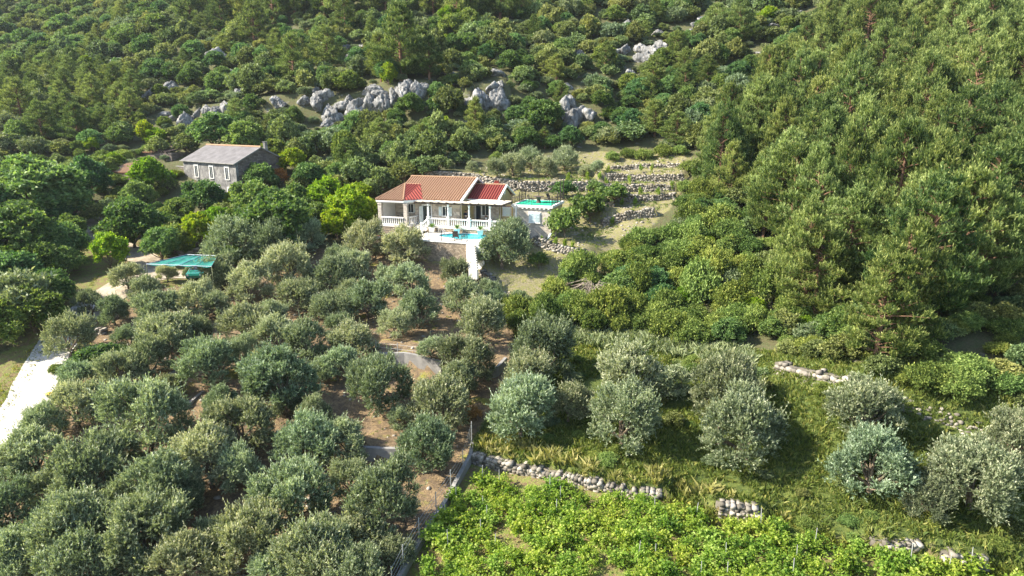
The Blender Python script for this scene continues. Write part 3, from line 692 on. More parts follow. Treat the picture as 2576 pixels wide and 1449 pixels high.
# ------------------------------------------------------------------ the villa (local frame, floor z = 0)
HOW = (HO[0], HO[1], HO[2] + CAMZ)
V_ = empty('villa', HOW, HA, 'single-storey stone villa with red tiled gable roofs above the pool', 'house')
E0 = 2.9
mb = MB(); mb.box(4.1, 9.8, 2.1, 2.4, -.6, 2.85); mb.box(3.9, 4.1, 2.4, 4.1, -.6, 2.85); mb.box(.45, 3.9, 4.0, 4.3, -.6, 2.85); mb.build('front_wall', M['veneer'], V_)
mb = MB(); mb.box(9.82, 10.4, 4.9, 5.2, -.4, 2.75); mb.box(9.5, 9.8, 2.4, 11.7, -.6, 2.85)
mb.add([(9.8, 2.1, 2.85), (9.8, 11.7, 2.85), (9.8, 6.9, 4.75), (9.55, 2.1, 2.85), (9.55, 11.7, 2.85), (9.55, 6.9, 4.75)], [(0, 1, 2), (5, 4, 3), (0, 3, 4, 1), (1, 4, 5, 2), (2, 5, 3, 0)])
mb.box(1.9, 2.15, 4.3, 11.7, -.6, 2.9); mb.box(2.15, 9.5, 11.45, 11.7, -.6, 2.85); mb.build('side_wall', M['yellow'], V_)
mb = MB(); mb.box(.12, .38, .55, 4.3, -.6, 2.8); mb.build('porch_wall', M['white'], V_)
for x, y in ((.4, .3), (3.72, .35)):
    mb = MB(); mb.box(x - .22, x + .22, y - .22, y + .22, -1.3, 2.62); mb.box(x - .26, x + .26, y - .26, y + .26, 2.4, 2.5); mb.build('porch_pier', M['veneer2'], V_)
# fascia and soffit under the eaves
mb = MB()
for a, b in (((-.0, 0.06), (3.6, .06)), ((3.6, .06), (5.3, 1.76)), ((5.3, 1.76), (10.1, 1.76)), ((.06, 0), (.06, 9.0))):
    mb.bar((a[0], a[1], E0 - .05), (b[0], b[1], E0 - .05), .1, .22)
mb.add([(0, .1, 2.72), (3.6, .1, 2.72), (5.3, 1.8, 2.72), (5.3, 4.2, 2.72), (0, 4.2, 2.72)] + [(0, .1, 2.64), (3.6, .1, 2.64), (5.3, 1.8, 2.64), (5.3, 4.2, 2.64), (0, 4.2, 2.64)], [(0, 1, 2, 3, 4), (9, 8, 7, 6, 5), (0, 5, 6, 1), (1, 6, 7, 2), (2, 7, 8, 3), (3, 8, 9, 4), (4, 9, 5, 0)])
mb.box(5.3, 10.0, 1.82, 2.1, 2.62, 2.72)
mb.build('fascia', M['white'], V_)
rz_ = 2.15
mf = MB(); main_front = [(1.3, 6.9, 3 + rz_), (10.1, 6.9, 3 + rz_), (10.1, 1.7, 3), (5.3, 1.7, 3), (3.5, 5.1, 3 + (5.1 - 1.7) / 5.2 * rz_), (1.3, 5.1, 3 + (5.1 - 1.7) / 5.2 * rz_)]
roof_face(mf, main_front, .235); roof_face(mf, [(1.3, 6.9, 3 + rz_), (1.3, 12.1, 3), (10.1, 12.1, 3), (10.1, 6.9, 3 + rz_)], .235)
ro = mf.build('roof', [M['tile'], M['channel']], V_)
rr = MB(); ridge_row(rr, (1.3, 6.9, 3.07 + rz_), (10.1, 6.9, 3.07 + rz_)); rr.build('ridge_tiles', M['tile'], ro)
vg = MB()
for a, b in (((10.1, 1.66, 2.98), (10.1, 6.9, 2.98 + rz_)), ((10.1, 6.9, 2.98 + rz_), (10.1, 12.1, 2.98))): vg.bar((a[0] + .12, a[1], a[2]), (b[0] + .12, b[1], b[2]), .24, .2)
vg.build('verge_board', M['white'], ro)
AP = (1.35, 5.1, 3 + (5.1 - 1.7) / 5.2 * rz_); VP = (3.45, 5.1, AP[2])
pf = MB(); roof_face(pf, [(0, 0, 3), (3.6, 0, 3), AP], .235); roof_face(pf, [(0, 0, 3), AP, (1.35, 9.0, 3.9), (0, 9.0, 3)][:3] + [(0, 9.0, 3)], .235)
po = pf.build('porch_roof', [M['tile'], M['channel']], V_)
rr = MB(); ridge_row(rr, AP, VP); ridge_row(rr, (3.6, 0, 3.05), (AP[0], AP[1], AP[2] + .05)); ridge_row(rr, (0, 0, 3.05), (AP[0], AP[1], AP[2] + .05)); rr.build('ridge_tiles', M['tile'], po)
pr = MB(); roof_face(pr, [(3.6, 0, 3), (5.3, 1.7, 3), VP], .3); roof_face(pr, [(3.6, 0, 3), VP, AP], .3); pr.build('hip_facet', [M['redshadetile'], M['redshadechannel']], po)
ch = MB(); ch.box(.55, 1.15, 8.0, 8.6, 2.9, 4.6); ch.lathe([(.42, 0), (.36, .12), (.22, .42), (.08, .6)], (.85, 8.3, 4.6), 12); ch.build('chimney', M['terracotta'], V_)
ch = MB(); ch.box(11.3, 11.9, 10.0, 10.4, 3.0, 4.3); ch.box(11.22, 11.98, 9.92, 10.48, 4.3, 4.4); [ch.box(11.3 + i * .2, 11.42 + i * .2, 10.05, 10.35, 4.4, 4.62) for i in range(3)]; ch.build('chimney', M['redshadetile'], V_)
# wing with the smaller gable
mb = MB(); mb.box(10.42, 10.62, 4.95, 5.2, -.4, 2.75); mb.box(10.62, 12.9, 4.95, 5.2, 2.15, 2.75); mb.box(11.42, 12.9, 4.95, 5.2, -.4, .95); mb.box(12.45, 13.6, 4.96, 5.2, -.4, 2.75); mb.build('wing_front_wall', M['veneer'], V_)
mb = MB(); mb.box(13.4, 13.62, 5.2, 10.0, -1.4, 2.8)
mb.add([(13.62, 4.6, 2.8), (13.62, 10.0, 2.8), (13.62, 7.2, 4.25), (13.4, 4.6, 2.8), (13.4, 10.0, 2.8), (13.4, 7.2, 4.25)], [(0, 1, 2), (5, 4, 3), (0, 3, 4, 1), (1, 4, 5, 2), (2, 5, 3, 0)])
mb.box(9.8, 13.4, 9.8, 10.0, -.6, 2.8); mb.box(13.62, 15.45, 5.6, 5.8, -1.4, 2.3); mb.build('wing_side_wall', M['yellow'], V_)
wr = MB(); roof_face(wr, [(9.9, 4.2, 2.95), (13.8, 4.2, 2.95), (13.8, 7.2, 4.4), (9.9, 7.2, 4.4)], .235); roof_face(wr, [(9.9, 10.3, 2.9), (9.9, 7.2, 4.4), (13.8, 7.2, 4.4), (13.8, 10.3, 2.9)], .235)
wo = wr.build('wing_roof', [M['redshadetile'], M['redshadechannel']], V_)
rr = MB(); ridge_row(rr, (9.9, 7.2, 4.46), (13.8, 7.2, 4.46)); rr.build('ridge_tiles', M['tile'], wo)
vg = MB(); vg.bar((13.9, 4.16, 2.92), (13.9, 7.2, 4.38), .2, .18); vg.bar((13.9, 7.2, 4.38), (13.9, 10.34, 2.88), .2, .18); vg.bar((9.9, 4.15, 2.86), (13.8, 4.15, 2.86), .1, .16); vg.build('verge_board', M['white'], wo)
# glazing of the wing
f = MB(); f.box(10.62, 10.7, 5.0, 5.1, 0, 2.15); f.box(11.34, 11.42, 5.0, 5.1, 0, 2.15); f.box(10.7, 11.34, 5.0, 5.1, 2.05, 2.15); fd = f.build('glass_door', M['white'], V_)
g = MB(); g.box(10.7, 11.34, 5.03, 5.07, 0, 2.05); g.build('pane', M['glass'], fd)
window(V_, 11.93, 4.98, .95, 2.05, .82)
window(V_, 8.0, 2.08, 1.1, 2.15, .72, 0, 1, True); window(V_, 2.55, 3.98, 1.05, 2.05, .7, 0, 1, True)
fr = MB(); fr.box(4.95, 5.08, 2.02, 2.1, 0, 2.3); fr.box(6.12, 6.25, 2.02, 2.1, 0, 2.3); fr.box(4.95, 6.25, 2.02, 2.1, 2.2, 2.35); fr.box(5.6, 5.66, 2.03, 2.09, 0, 2.2); dr = fr.build('entrance_door', M['white'], V_)
g = MB(); g.box(5.08, 6.12, 2.05, 2.085, 0, 2.2); g.build('pane', M['glass'], dr)
d2 = MB(); d2.bar((5.12, 2.0, 1.1), (4.95, 1.4, 1.1), .05, 2.1); d2.build('door_leaf', M['blue'] if 'blue' in M else M['bluewhite'], dr)
window(V_, 14.45, 5.58, .95, 1.95, .95, 0, 1, False)
gv = MB(); gv.box(13.62, 13.66, 6.95, 7.35, 3.3, 3.9); gv.build('gable_vent', M['white'], V_)
for x, y in ((10.0, 2.05), (13.72, 5.3)):
    mb = MB(); mb.tube([(x, y, -.2), (x, y, 2.7), (x - .05, y - .2, 2.85)], .045, 7); mb.build('downpipe', M['white'], V_)

# terrace floor, its stone face and the steps to the pool (structure)
mb = MB(); mb.box(-.1, 4.3, -.05, 4.3, -.16, 0); mb.box(6.2, 15.4, .6, 5.2, -.16, 0); mb.box(4.3, 6.2, 1.5, 4.3, -.162, -.002)
for k in range(3): mb.box(4.35, 6.15, .6 + .3 * k, .9 + .3 * k, -.6, -.45 + .15 * k)
tag(mb.build('terrace', M['paving'], None, HOW), kind='structure').rotation_euler = (0, 0, HA)
mb = MB(); mb.box(-.1, 4.25, 0, 4.2, -1.8, -.17); mb.box(6.25, 15.35, .65, 5.2, -1.5, -.17); mb.box(4.25, 6.25, 1.9, 4.3, -1.5, -.17)
o = tag(mb.build('terrace_base', M['deckstone'], None, HOW), kind='structure'); o.rotation_euler = (0, 0, HA)
# pool deck with a real basin
DZ = -.6; pc = (11.8, -1.35); pa, pb = 2.95, 1.85
ang = [2 * math.pi * k / 48 for k in range(48)]
def kid(a, s=1.0): return (pc[0] + pa * s * math.cos(a) * (1 + .08 * math.cos(2 * a)), pc[1] + pb * s * math.sin(a) * (1 + .12 * math.cos(a)))
def rectpt(a):
    dx, dy = math.cos(a), math.sin(a); X0, X1, Y0, Y1 = 6.6 - pc[0], 15.3 - pc[0], -4.8 - pc[1], .65 - pc[1]
    t = min([v for v in ((X1 / dx if dx > 1e-6 else 1e9), (X0 / dx if dx < -1e-6 else 1e9), (Y1 / dy if dy > 1e-6 else 1e9), (Y0 / dy if dy < -1e-6 else 1e9))]); return pc[0] + t * dx, pc[1] + t * dy
cor = [math.atan2(y - pc[1], x - pc[0]) % (2 * math.pi) for x in (6.6, 15.3) for y in (-4.8, .65)]
ang = sorted(ang + cor); mb = MB(); n = len(ang); V = []
for a in ang: V.append((*kid(a), DZ))
for a in ang: V.append((*rectpt(a), DZ))
for a in ang: V.append((*kid(a), DZ - 1.3))
mb.add(V, [(i, (i + 1) % n, n + (i + 1) % n, n + i)[::-1] for i in range(n)])
o = tag(mb.build('pool_deck', M['white_deck'] if 'white_deck' in M else M['paving'], None, HOW), kind='structure'); o.rotation_euler = (0, 0, HA)
po_ = empty('swimming_pool', HOW, HA, 'small turquoise kidney-shaped swimming pool on the white deck', 'swimming pool')
m = MT('pool_liner', .5, .4); v = m.coord(); f = m.noise(v, 3, 2); m.col(m.ramp(f, [(.3, (.05, .42, .48)), (.7, (.10, .58, .62))])); M['liner'] = m.m
mb = MB(); V = [(*kid(a), DZ) for a in ang] + [(*kid(a, .97), DZ - 1.2) for a in ang]
mb.add(V, [(i, (i + 1) % n, n + (i + 1) % n, n + i) for i in range(n)] + [tuple(range(n, 2 * n))]); mb.build('basin', M['liner'], po_)
m = MT('pool_water', .05, .5); m.b.inputs['Base Color'].default_value = (.03, .40, .45, 1); m.bump(m.noise(m.coord(), 5, 3), .03, .3); M['water'] = m.m
mb = MB(); mb.add([(*kid(a, .995), DZ - .1) for a in ang], [tuple(range(n))]); mb.build('water_surface', M['water'], po_)
mb = MB(); V = [(*kid(a, 1.0), DZ + .03) for a in ang] + [(*kid(a, 1.09), DZ + .03) for a in ang] + [(*kid(a, 1.0), DZ - .08) for a in ang] + [(*kid(a, 1.09), DZ - .01) for a in ang]
mb.add(V, [(i, (i + 1) % n, n + (i + 1) % n, n + i)[::-1] for i in range(n)] + [(i, (i + 1) % n, 2 * n + (i + 1) % n, 2 * n + i) for i in range(n)] + [(n + i, n + (i + 1) % n, 3 * n + (i + 1) % n, 3 * n + i)[::-1] for i in range(n)]); mb.build('coping', M['white'], po_)
ld = MB()
for y in (-1.0, -.55):
    ld.tube([(8.4, y, DZ - .0), (8.4, y, DZ + .62), (8.5, y, DZ + .74), (8.75, y, DZ + .72), (9.15, y, DZ + .1), (9.3, y, DZ - .6)], .03, 7)
for z in (-.1, -.4): ld.tube([(9.2, -1.0, DZ + z), (9.2, -.55, DZ + z)], .025, 6)
ld.build('pool_ladder', M['steel'], po_)
# deck retaining wall (front)
def hobj(mb, name, mat, label=None, cat=None, parent=None, kind=None, group=None):
    o = mb.build(name, mat, parent, HOW if parent is None else None)
    if parent is None: o.rotation_euler = (0, 0, HA)
    return tag(o, label, cat, group, kind)
e = empty('deck_retaining_wall', HOW, HA, 'tall rubble stone wall holding up the white pool deck', 'wall')
mb = MB(); mb.box(-1.3, 13.4, -5.05, -4.8, -3.6, DZ - .1); mb.box(15.2, 15.45, -4.8, .6, -2.6, DZ - .1); mb.build('stone_face', M['deckstone'], e)
mb = MB(); mb.box(-1.35, 15.45, -5.12, -4.72, DZ - .1, DZ + .02); mb.build('coping', M['white'], e)
mb = MB(); mb.box(13.4, 15.4, -5.06, -4.8, -3.6, DZ - .1); mb.build('white_rendered_end', M['white'], e)
# garden platform left of the pool
mb = MB(); mb.box(-1.2, 6.6, -4.8, -.0, -1.9, -1.15); hobj(mb, 'flower_bed_soil', M['soil'] if 'soil' in M else M['bark'], kind='structure')
mb = MB(); mb.box(-1.2, 6.58, -4.79, -4.6, -1.1, -.55); mb.bar((-1.25, -4.7, -.8), (-1.9, .4, -.3), .22, .8); hobj(mb, 'garden_parapet', M['white'], 'white garden parapet left of the pool around the flower bed', 'wall')
# white steps going down from the deck
mb = MB(); ns = 11; sx0, sx1 = 13.6, 14.5
for k in range(ns):
    y1 = -5.12 - k * .42; z = DZ - .05 - (k + 1) * .155; xs_ = .19 * k; mb.box(sx0 + xs_, sx1 + xs_, y1 - .42, y1, z - 1.0, z)
hobj(mb, 'garden_steps', M['paving'], 'bright white concrete steps leading down from the pool deck to the grove', 'steps')
# balustrades
def balustrade(name, runs, label, pillars=(), z=0):
    e = empty(name, HOW, HA, label, 'balustrade')
    mb = MB()
    for (a, b) in runs:
        mb.bar((a[0], a[1], z + .1), (b[0], b[1], z + .1), .2, .12); mb.bar((a[0], a[1], z + .93), (b[0], b[1], z + .93), .22, .12)
    mb.build('rail', M['white'], e)
    for (a, b) in runs:
        L = math.hypot(b[0] - a[0], b[1] - a[1]); k = int(L / .26)
        for i in range(k):
            t = (i + .5) / k; x = a[0] + (b[0] - a[0]) * t; y = a[1] + (b[1] - a[1]) * t
            if any(abs(x - p[0]) < .2 and abs(y - p[1]) < .2 for p in pillars): continue
            m2 = MB(); m2.lathe([(.055, 0), (.05, .06), (.065, .2), (.05, .36), (.04, .5), (.055, .66), (.05, .71)], (x, y, z + .16), 8); m2.build('baluster', M['white'], e)
    for p in pillars:
        m2 = MB(); m2.box(p[0] - .15, p[0] + .15, p[1] - .15, p[1] + .15, z, z + 1.05); m2.box(p[0] - .2, p[0] + .2, p[1] - .2, p[1] + .2, z + 1.05, z + 1.13); m2.build('pillar', M['white'], e)
        if len(p) > 2: pass
    return e
PIL = [(6.4, .75), (8.9, .75), (11.5, .75), (14.05, .75)]
balustrade('balustrade', [((6.5, .75), (15.3, .75))], 'long white balustrade of the terrace above the pool', PIL)
balustrade('balustrade', [((.6, .1), (3.5, .1))], 'short white balustrade across the front of the corner porch')
balustrade('balustrade', [((3.95, .55), (4.35, 2.3))], 'side balustrade of the porch between stone pier and steps')
e = empty('stair_balustrade', HOW, HA, 'slanting white stair balustrade with ball-topped newel by the entrance', 'balustrade')
mb = MB(); mb.bar((6.4, .6, .93), (6.15, -.4, .35), .16, .12); mb.bar((6.4, .6, .1), (6.15, -.4, -.45), .16, .12); mb.build('rail', M['white'], e)
for k in range(3):
    t = (k + .6) / 3.6; x = 6.4 - .25 * t; y = .6 - t; z = .16 - .58 * t; m2 = MB(); m2.lathe([(.05, 0), (.065, .2), (.04, .5), (.05, .7)], (x, y, z), 8); m2.build('baluster', M['white'], e)
mb = MB(); mb.box(5.98, 6.26, -.75, -.45, -.65, .3); mb.lathe([(.12, 0), (.17, .1), (.17, .2), (.1, .3), (.02, .33)], (6.12, -.6, .3), 12); mb.build('newel', M['white'], e)
# pergola
e = empty('pergola', HOW, HA, 'long pergola with dark beams, cream sheets and white columns along the terrace', 'pergola')
for x, y in PIL + [(16.3, 3.3)]:
    m2 = MB(); b0_ = 1.13 if y < 1 else -.6; m2.lathe([(.13, 0), (.13, .1), (.095, .14), (.105, .5 * (2.6 - b0_)), (.085, 2.35 - b0_), (.13, 2.45 - b0_), (.15, 2.55 - b0_), (.15, 2.62 - b0_)], (x, y, b0_), 12); m2.build('column', M['white'], e)
mb = MB(); mb.box(4.6, 16.6, .66, .8, 2.62, 2.74); mb.build('front_beam', M['wood'], e)
x = 4.9
while x < 16.5:
    m2 = MB(); y1 = 2.08 if x < 9.9 else (4.85 if x < 15.2 else 4.0); m2.box(x - .05, x + .05, .15, y1, 2.745, 2.88); m2.build('beam', M['wood'], e)
    nx_ = x + .98
    if nx_ < 16.6:
        m3 = MB(); yb = .35
        m3.box(x + .1, nx_ - .1, yb, min(y1, 4.1) - (.35 if x < 9.8 else 0), 2.885, 2.915)
        m3.build('roof_sheet', M['cream'], e)
    x = nx_
# roof terrace building
e = empty('roof_terrace_building', HOW, HA, 'square stone-faced building with green turf roof terrace at right of villa', 'building')
mb = MB(); mb.box(15.7, 20.3, 4.1, 4.3, -1.5, 2.22); mb.build('front_wall', M['veneer2'], e)
mb = MB(); mb.box(20.1, 20.3, 4.3, 9.4, -1.6, 2.22); mb.box(15.7, 15.9, 4.3, 9.4, -1.5, 2.22); mb.box(15.9, 20.1, 9.2, 9.4, -1.5, 2.22); mb.build('side_wall', M['yellow'], e)
mb = MB(); mb.box(15.5, 20.5, 3.9, 4.15, 2.22, 2.5); mb.box(20.25, 20.5, 4.15, 9.6, 2.22, 2.5); mb.box(15.5, 15.75, 4.15, 9.6, 2.22, 2.5); mb.box(15.75, 20.25, 9.35, 9.6, 2.22, 2.5)
for k in range(9): mb.box(15.75 + k * .52, 15.95 + k * .52, 3.94, 4.098, 2.06, 2.218)
mb.build('parapet', M['white'], e)
m = MT('green_turf', .8, .2); f = m.noise(m.coord(), 4); m.col(m.ramp(f, [(.3, (.015, .34, .19)), (.7, (.03, .50, .30))])); M['turf'] = m.m
mb = MB(); mb.box(15.75, 20.25, 4.15, 9.35, 2.3, 2.46); mb.build('turf_roof', M['turf'], e)
wf = window(e, 18.33, 4.08, .5, 1.65, 1.25, 0, 1, False, 'white', .2); 
mb = MB(); mb.box(15.4, 20.2, 3.1, 4.1, -1.6, -1.2); mb.build('plinth', M['concrete'], e)
mb = MB(); mb.bar((20.0, 2.9, -1.5), (20.35, 4.4, -.6), .16, .14); mb.build('drain_pipe', M['bluewhite'], e)
# iron railing on the roof
e = empty('roof_railing', HOW, HA, 'dark iron railing with tall posts around the green roof terrace', 'railing')
RP = [(15.6, 4.02), (20.4, 4.02), (20.4, 9.45), (15.6, 9.45)]; zz = 2.5
for i in range(4):
    a = RP[i]; b = RP[(i + 1) % 4]; m2 = MB()
    for h in (.95, .8, .12): m2.bar((a[0], a[1], zz + h), (b[0], b[1], zz + h), .035, .03)
    L = math.hypot(b[0] - a[0], b[1] - a[1]); k = int(L / (.16 if i else .32))
    for j in range(1, k): t = j / k; m2.tube([(a[0] + (b[0] - a[0]) * t, a[1] + (b[1] - a[1]) * t, zz + .12), (a[0] + (b[0] - a[0]) * t, a[1] + (b[1] - a[1]) * t, zz + .82)], .011, 4, cap=False)
    if i == 3:
        for j in range(6): c_ = (15.6, 5.0 + j * .8, zz + .45); m2.tube([(c_[0], c_[1] + .3 * math.cos(t), c_[2] + .3 * math.sin(t)) for t in np.linspace(0, 6.28, 13)], .018, 5, cap=False)
    m2.build('railing_panel', M['dark'], e)
for x, y, h in [(15.6, 4.02, 1.1), (20.4, 4.02, 1.1), (15.6, 6.9, 1.1), (20.4, 6.6, 1.15), (15.6, 7.9, 2.55), (17.3, 9.45, 2.6), (20.4, 8.0, 2.5), (20.4, 9.45, 2.55), (15.6, 9.45, 1.1), (18.0, 4.02, 1.05)]:
    m2 = MB(); m2.tube([(x, y, zz - .05), (x, y, zz + h)], .05 if h > 1.08 else .03, 7); m2.lathe([(.03, 0), (.06, .04), (.02, .1)], (x, y, zz + h), 8); m2.build('post', M['dark'], e)
# roof table and chairs
def lp(u, w, z): return (HO[0] + HU[0] * u + HW[0] * w, HO[1] + HU[1] * u + HW[1] * w, HO[2] + CAMZ + z)
e = empty('round_table', lp(18.0, 6.9, 2.46), HA, 'round dark table on the green roof terrace', 'table')
mb = MB(); mb.lathe([(.62, .7), (.65, .73), (.62, .76)], (0, 0, 0), 24); mb.build('tabletop', M['wood'], e)
mb = MB(); mb.lathe([(.36, 0), (.3, .08), (.2, .4), (.34, .7)], (0, 0, 0), 16); mb.build('pedestal', M['wood'], e)
def arm_chair(loc, rz, label, group):
    e = empty('garden_chair', loc, rz, label, 'chair', group)
    m2 = MB(); m2.box(-.27, .27, -.25, .25, .38, .44); m2.build('seat', M['wood'], e)
    m2 = MB(); m2.bar((-.27, .25, .42), (-.27, .36, .92), .04); m2.bar((.27, .25, .42), (.27, .36, .92), .04); m2.bar((-.27, .36, .9), (.27, .36, .9), .05); [m2.bar((-.25, .26 + k * .03, .52 + k * .12), (.25, .26 + k * .03, .52 + k * .12), .02, .08) for k in range(4)]; m2.build('backrest', M['wood'], e)
    for sx in (-1, 1):
        m2 = MB(); m2.bar((sx * .28, -.25, .62), (sx * .28, .3, .64), .05, .03); m2.bar((sx * .28, -.22, .44), (sx * .28, -.22, .62), .035); m2.build('armrest', M['wood'], e)
        for sy in (-.22, .22): m2 = MB(); m2.bar((sx * .24, sy, .4), (sx * .26, sy * 1.1, 0), .04); m2.build('leg', M['wood'], e)
arm_chair(lp(17.05, 6.8, 2.46), HA + 1.5, 'dark garden chair left of the round table on the roof terrace', 'roof terrace chairs')
arm_chair(lp(18.95, 7.1, 2.46), HA - 1.6, 'dark garden chair right of the round table on the roof terrace', 'roof terrace chairs')
def lounger(loc, rz, label, group):
    e = empty('sun_lounger', loc, rz, label, 'lounger', group)
    m2 = MB(); [m2.box(-.28, .28, -.95 + k * .13, -.85 + k * .13, .3, .33) for k in range(9)]; m2.build('seat', M['wood'], e)
    m2 = MB(); m2.bar((-.28, .25, .32), (-.28, .62, 1.05), .04); m2.bar((.28, .25, .32), (.28, .62, 1.05), .04); m2.add([(-.26, .26, .34), (.26, .26, .34), (.26, .6, 1.03), (-.26, .6, 1.03), (-.26, .3, .32), (.26, .3, .32), (.26, .64, 1.01), (-.26, .64, 1.01)], [(0, 1, 2, 3), (7, 6, 5, 4), (0, 4, 5, 1), (1, 5, 6, 2), (2, 6, 7, 3), (3, 7, 4, 0)]); m2.build('backrest', M['dark'], e)
    m2 = MB(); m2.bar((-.3, -.95, .28), (-.3, .5, .28), .05); m2.bar((.3, -.95, .28), (.3, .5, .28), .05); m2.build('frame', M['wood'], e)
    for sx in (-.3, .3):
        for sy in (-.8, .4): m2 = MB(); m2.bar((sx, sy, .28), (sx, sy + .05, 0), .045); m2.build('leg', M['wood'], e)
lounger(lp(19.3, 7.9, 2.46), HA + 1.3, 'dark sun lounger at the back right of the green roof terrace', 'sun loungers')
lounger(lp(11.55, -3.55, DZ), HA + math.pi + .35, 'black folding lounger between pool and deck fence', 'sun loungers')
e = empty('side_table', lp(12.55, -3.8, DZ), HA, 'small side table on the deck right of the black lounger', 'table')
mb = MB(); mb.lathe([(.26, .46), (.26, .5)], n=14); mb.build('tabletop', M['wood'], e)
for k in range(3): m2 = MB(); m2.bar((.2 * math.cos(k * 2.1), .2 * math.sin(k * 2.1), .46), (.24 * math.cos(k * 2.1), .24 * math.sin(k * 2.1), 0), .03); m2.build('leg', M['wood'], e)
# deck fence
e = empty('deck_fence', HOW, HA, 'thin black iron fence along the outer edge of the pool deck', 'fence')
for i, (xa, xb) in enumerate(((9.0, 10.5), (10.5, 12.0), (12.0, 13.45))):
    m2 = MB(); m2.bar((xa, -4.9, .3 - .0), (xb, -4.9, .3), .035); m2.bar((xa, -4.9, DZ + .12), (xb, -4.9, DZ + .12), .03)
    x = xa + .12
    while x < xb - .05: m2.tube([(x, -4.9, DZ + .12), (x, -4.9, .3)], .012, 4, cap=False); x += .13
    m2.build('fence_panel', M['dark'], e)
for x in (9.0, 10.5, 12.0, 13.45): m2 = MB(); m2.box(x - .03, x + .03, -4.93, -4.87, DZ, .36); m2.build('post', M['dark'], e)
# bench-like arch rail by the flower bed
e = empty('garden_arch', HOW, HA, 'curved dark iron handrail left of the pool above the flower bed', 'handrail')
m2 = MB(); m2.tube([(2.6, -4.3, -.4), (3.3, -4.3, .0), (4.2, -4.3, .22), (5.4, -4.3, .28), (6.8, -4.3, .28)], .035, 7); m2.tube([(2.8, -4.3, -.55), (3.5, -4.3, -.2), (4.4, -4.3, -.02), (5.5, -4.3, .05)], .025, 6); m2.build('rail', M['dark'], e)
for x in (5.55, 6.8): m2 = MB(); m2.tube([(x, -4.3, -1.2), (x, -4.3, .3)], .05, 7); m2.build('post', M['dark'], e)
# planters with spiky palms
def rosette(mb, r, h, n, rng):
    for i in range(n):
        a = i * 2.4; el = .25 + 1.0 * (i / n); L = r * (1.15 - .35 * i / n); d = Vector((math.cos(a) * math.cos(el), math.sin(a) * math.cos(el), math.sin(el))); s = Vector((-math.sin(a), math.cos(a), 0)) * .045
        p0 = Vector((0, 0, h)); p1 = p0 + d * L * .55; p2 = p0 + d * L - Vector((0, 0, .18 * L))
        mb.add([p0 - s * .5, p0 + s * .5, p1 + s, p1 - s, p2], [(0, 1, 2, 3), (3, 2, 4)])
M['palm'] = plain('palm_leaf', (.13, .22, .04), .5, .4, 4, .4)
def planter(u, w, z, label, pot=True, s=1.0):
    e = empty('potted_palm', lp(u, w, z), 0, label, 'potted plant', 'spiky palms on the pool deck'); e.scale = (s, s, s)
    m2 = MB(); m2.add([(-.24, -.24, 0), (.24, -.24, 0), (.24, .24, 0), (-.24, .24, 0), (-.36, -.36, .55), (.36, -.36, .55), (.36, .36, .55), (-.36, .36, .55)], [(3, 2, 1, 0), (4, 5, 6, 7), (0, 1, 5, 4), (1, 2, 6, 5), (2, 3, 7, 6), (3, 0, 4, 7)]); m2.box(-.38, .38, -.38, .38, .55, .6); m2.build('pot', M['white'], e)
    m2 = MB(); rosette(m2, .75, .6, 42, R); m2.build('foliage', M['palm'], e)
planter(10.25, .05, DZ, 'spiky palm in white pot behind the pool, left of the stone-faced wall centre')
planter(13.1, .05, DZ, 'spiky palm in white pot behind the right end of the pool')
planter(7.1, .05, DZ, 'dark spiky palm left of the pool ladder, against the terrace wall')
# flowers
for u, w, c, lb in ((1.6, -4.1, (.75, .42, .03), 'clump of orange flowers in the bed by the white parapet'), (2.7, -4.1, (.7, .06, .03), 'clump of red flowers in the bed by the white parapet')):
    m2 = MB(); pm = plain('petal_' + str(len(M)), c, .6, .2, 9); M['p' + str(len(M))] = pm
    for i in range(90):
        p = Vector((R.gauss(0, .22), R.gauss(0, .18), .35 + R.random() * .3)); s = .06
        m2.add([p + Vector((-s, 0, 0)), p + Vector((0, -s, .02)), p + Vector((s, 0, 0)), p + Vector((0, s, .03))], [(0, 1, 2, 3)])
    e = empty('flower_clump', lp(u, w, -1.15), 0, lb, 'flowers'); m2.build('blossom', pm, e)
    m3 = MB()
    for i in range(120):
        p = Vector((R.gauss(0, .25), R.gauss(0, .2), R.random() * .1)); q = p + Vector((R.gauss(0, .05), R.gauss(0, .05), .4)); m3.add([p + Vector((-.03, 0, 0)), p + Vector((.03, 0, 0)), q], [(0, 1, 2)])
    m3.build('foliage', M['grass'], e)
# fridge-like dark cabinet and terrace furniture glimpsed under the pergola
e = empty('terrace_table', lp(12.4, 3.2, 0), HA, 'rattan table with orange bouquet under the pergola', 'table')
mb = MB(); mb.box(-.7, .7, -.4, .4, .68, .74); mb.build('tabletop', M['wood'], e)
for sx in (-.6, .6):
    for sy in (-.32, .32): m2 = MB(); m2.bar((sx, sy, 0), (sx, sy, .68), .06); m2.build('leg', M['wood'], e)
m2 = MB()
for i in range(60): p = Vector((R.gauss(0, .11), R.gauss(0, .11), .28 + abs(R.gauss(0, .1)))); m2.add([p + Vector((-.05, 0, 0)), p + Vector((0, -.05, .02)), p + Vector((.05, 0, 0)), p + Vector((0, .05, .03))], [(0, 1, 2, 3)])
e2 = empty('flower_vase', lp(12.75, 2.95, .74), 0, 'orange bouquet in a vase on the terrace table', 'vase'); m2.build('bouquet', M['rust'], e2)
m3 = MB(); m3.lathe([(.06, 0), (.09, .1), (.05, .2), (.07, .26)], n=10); m3.build('vase_body', M['white'], e2)
e = empty('motorcycle', lp(2.1, 1.9, 0), HA, 'dark bicycle parked inside the corner porch', 'bicycle'); e.name = 'bicycle'
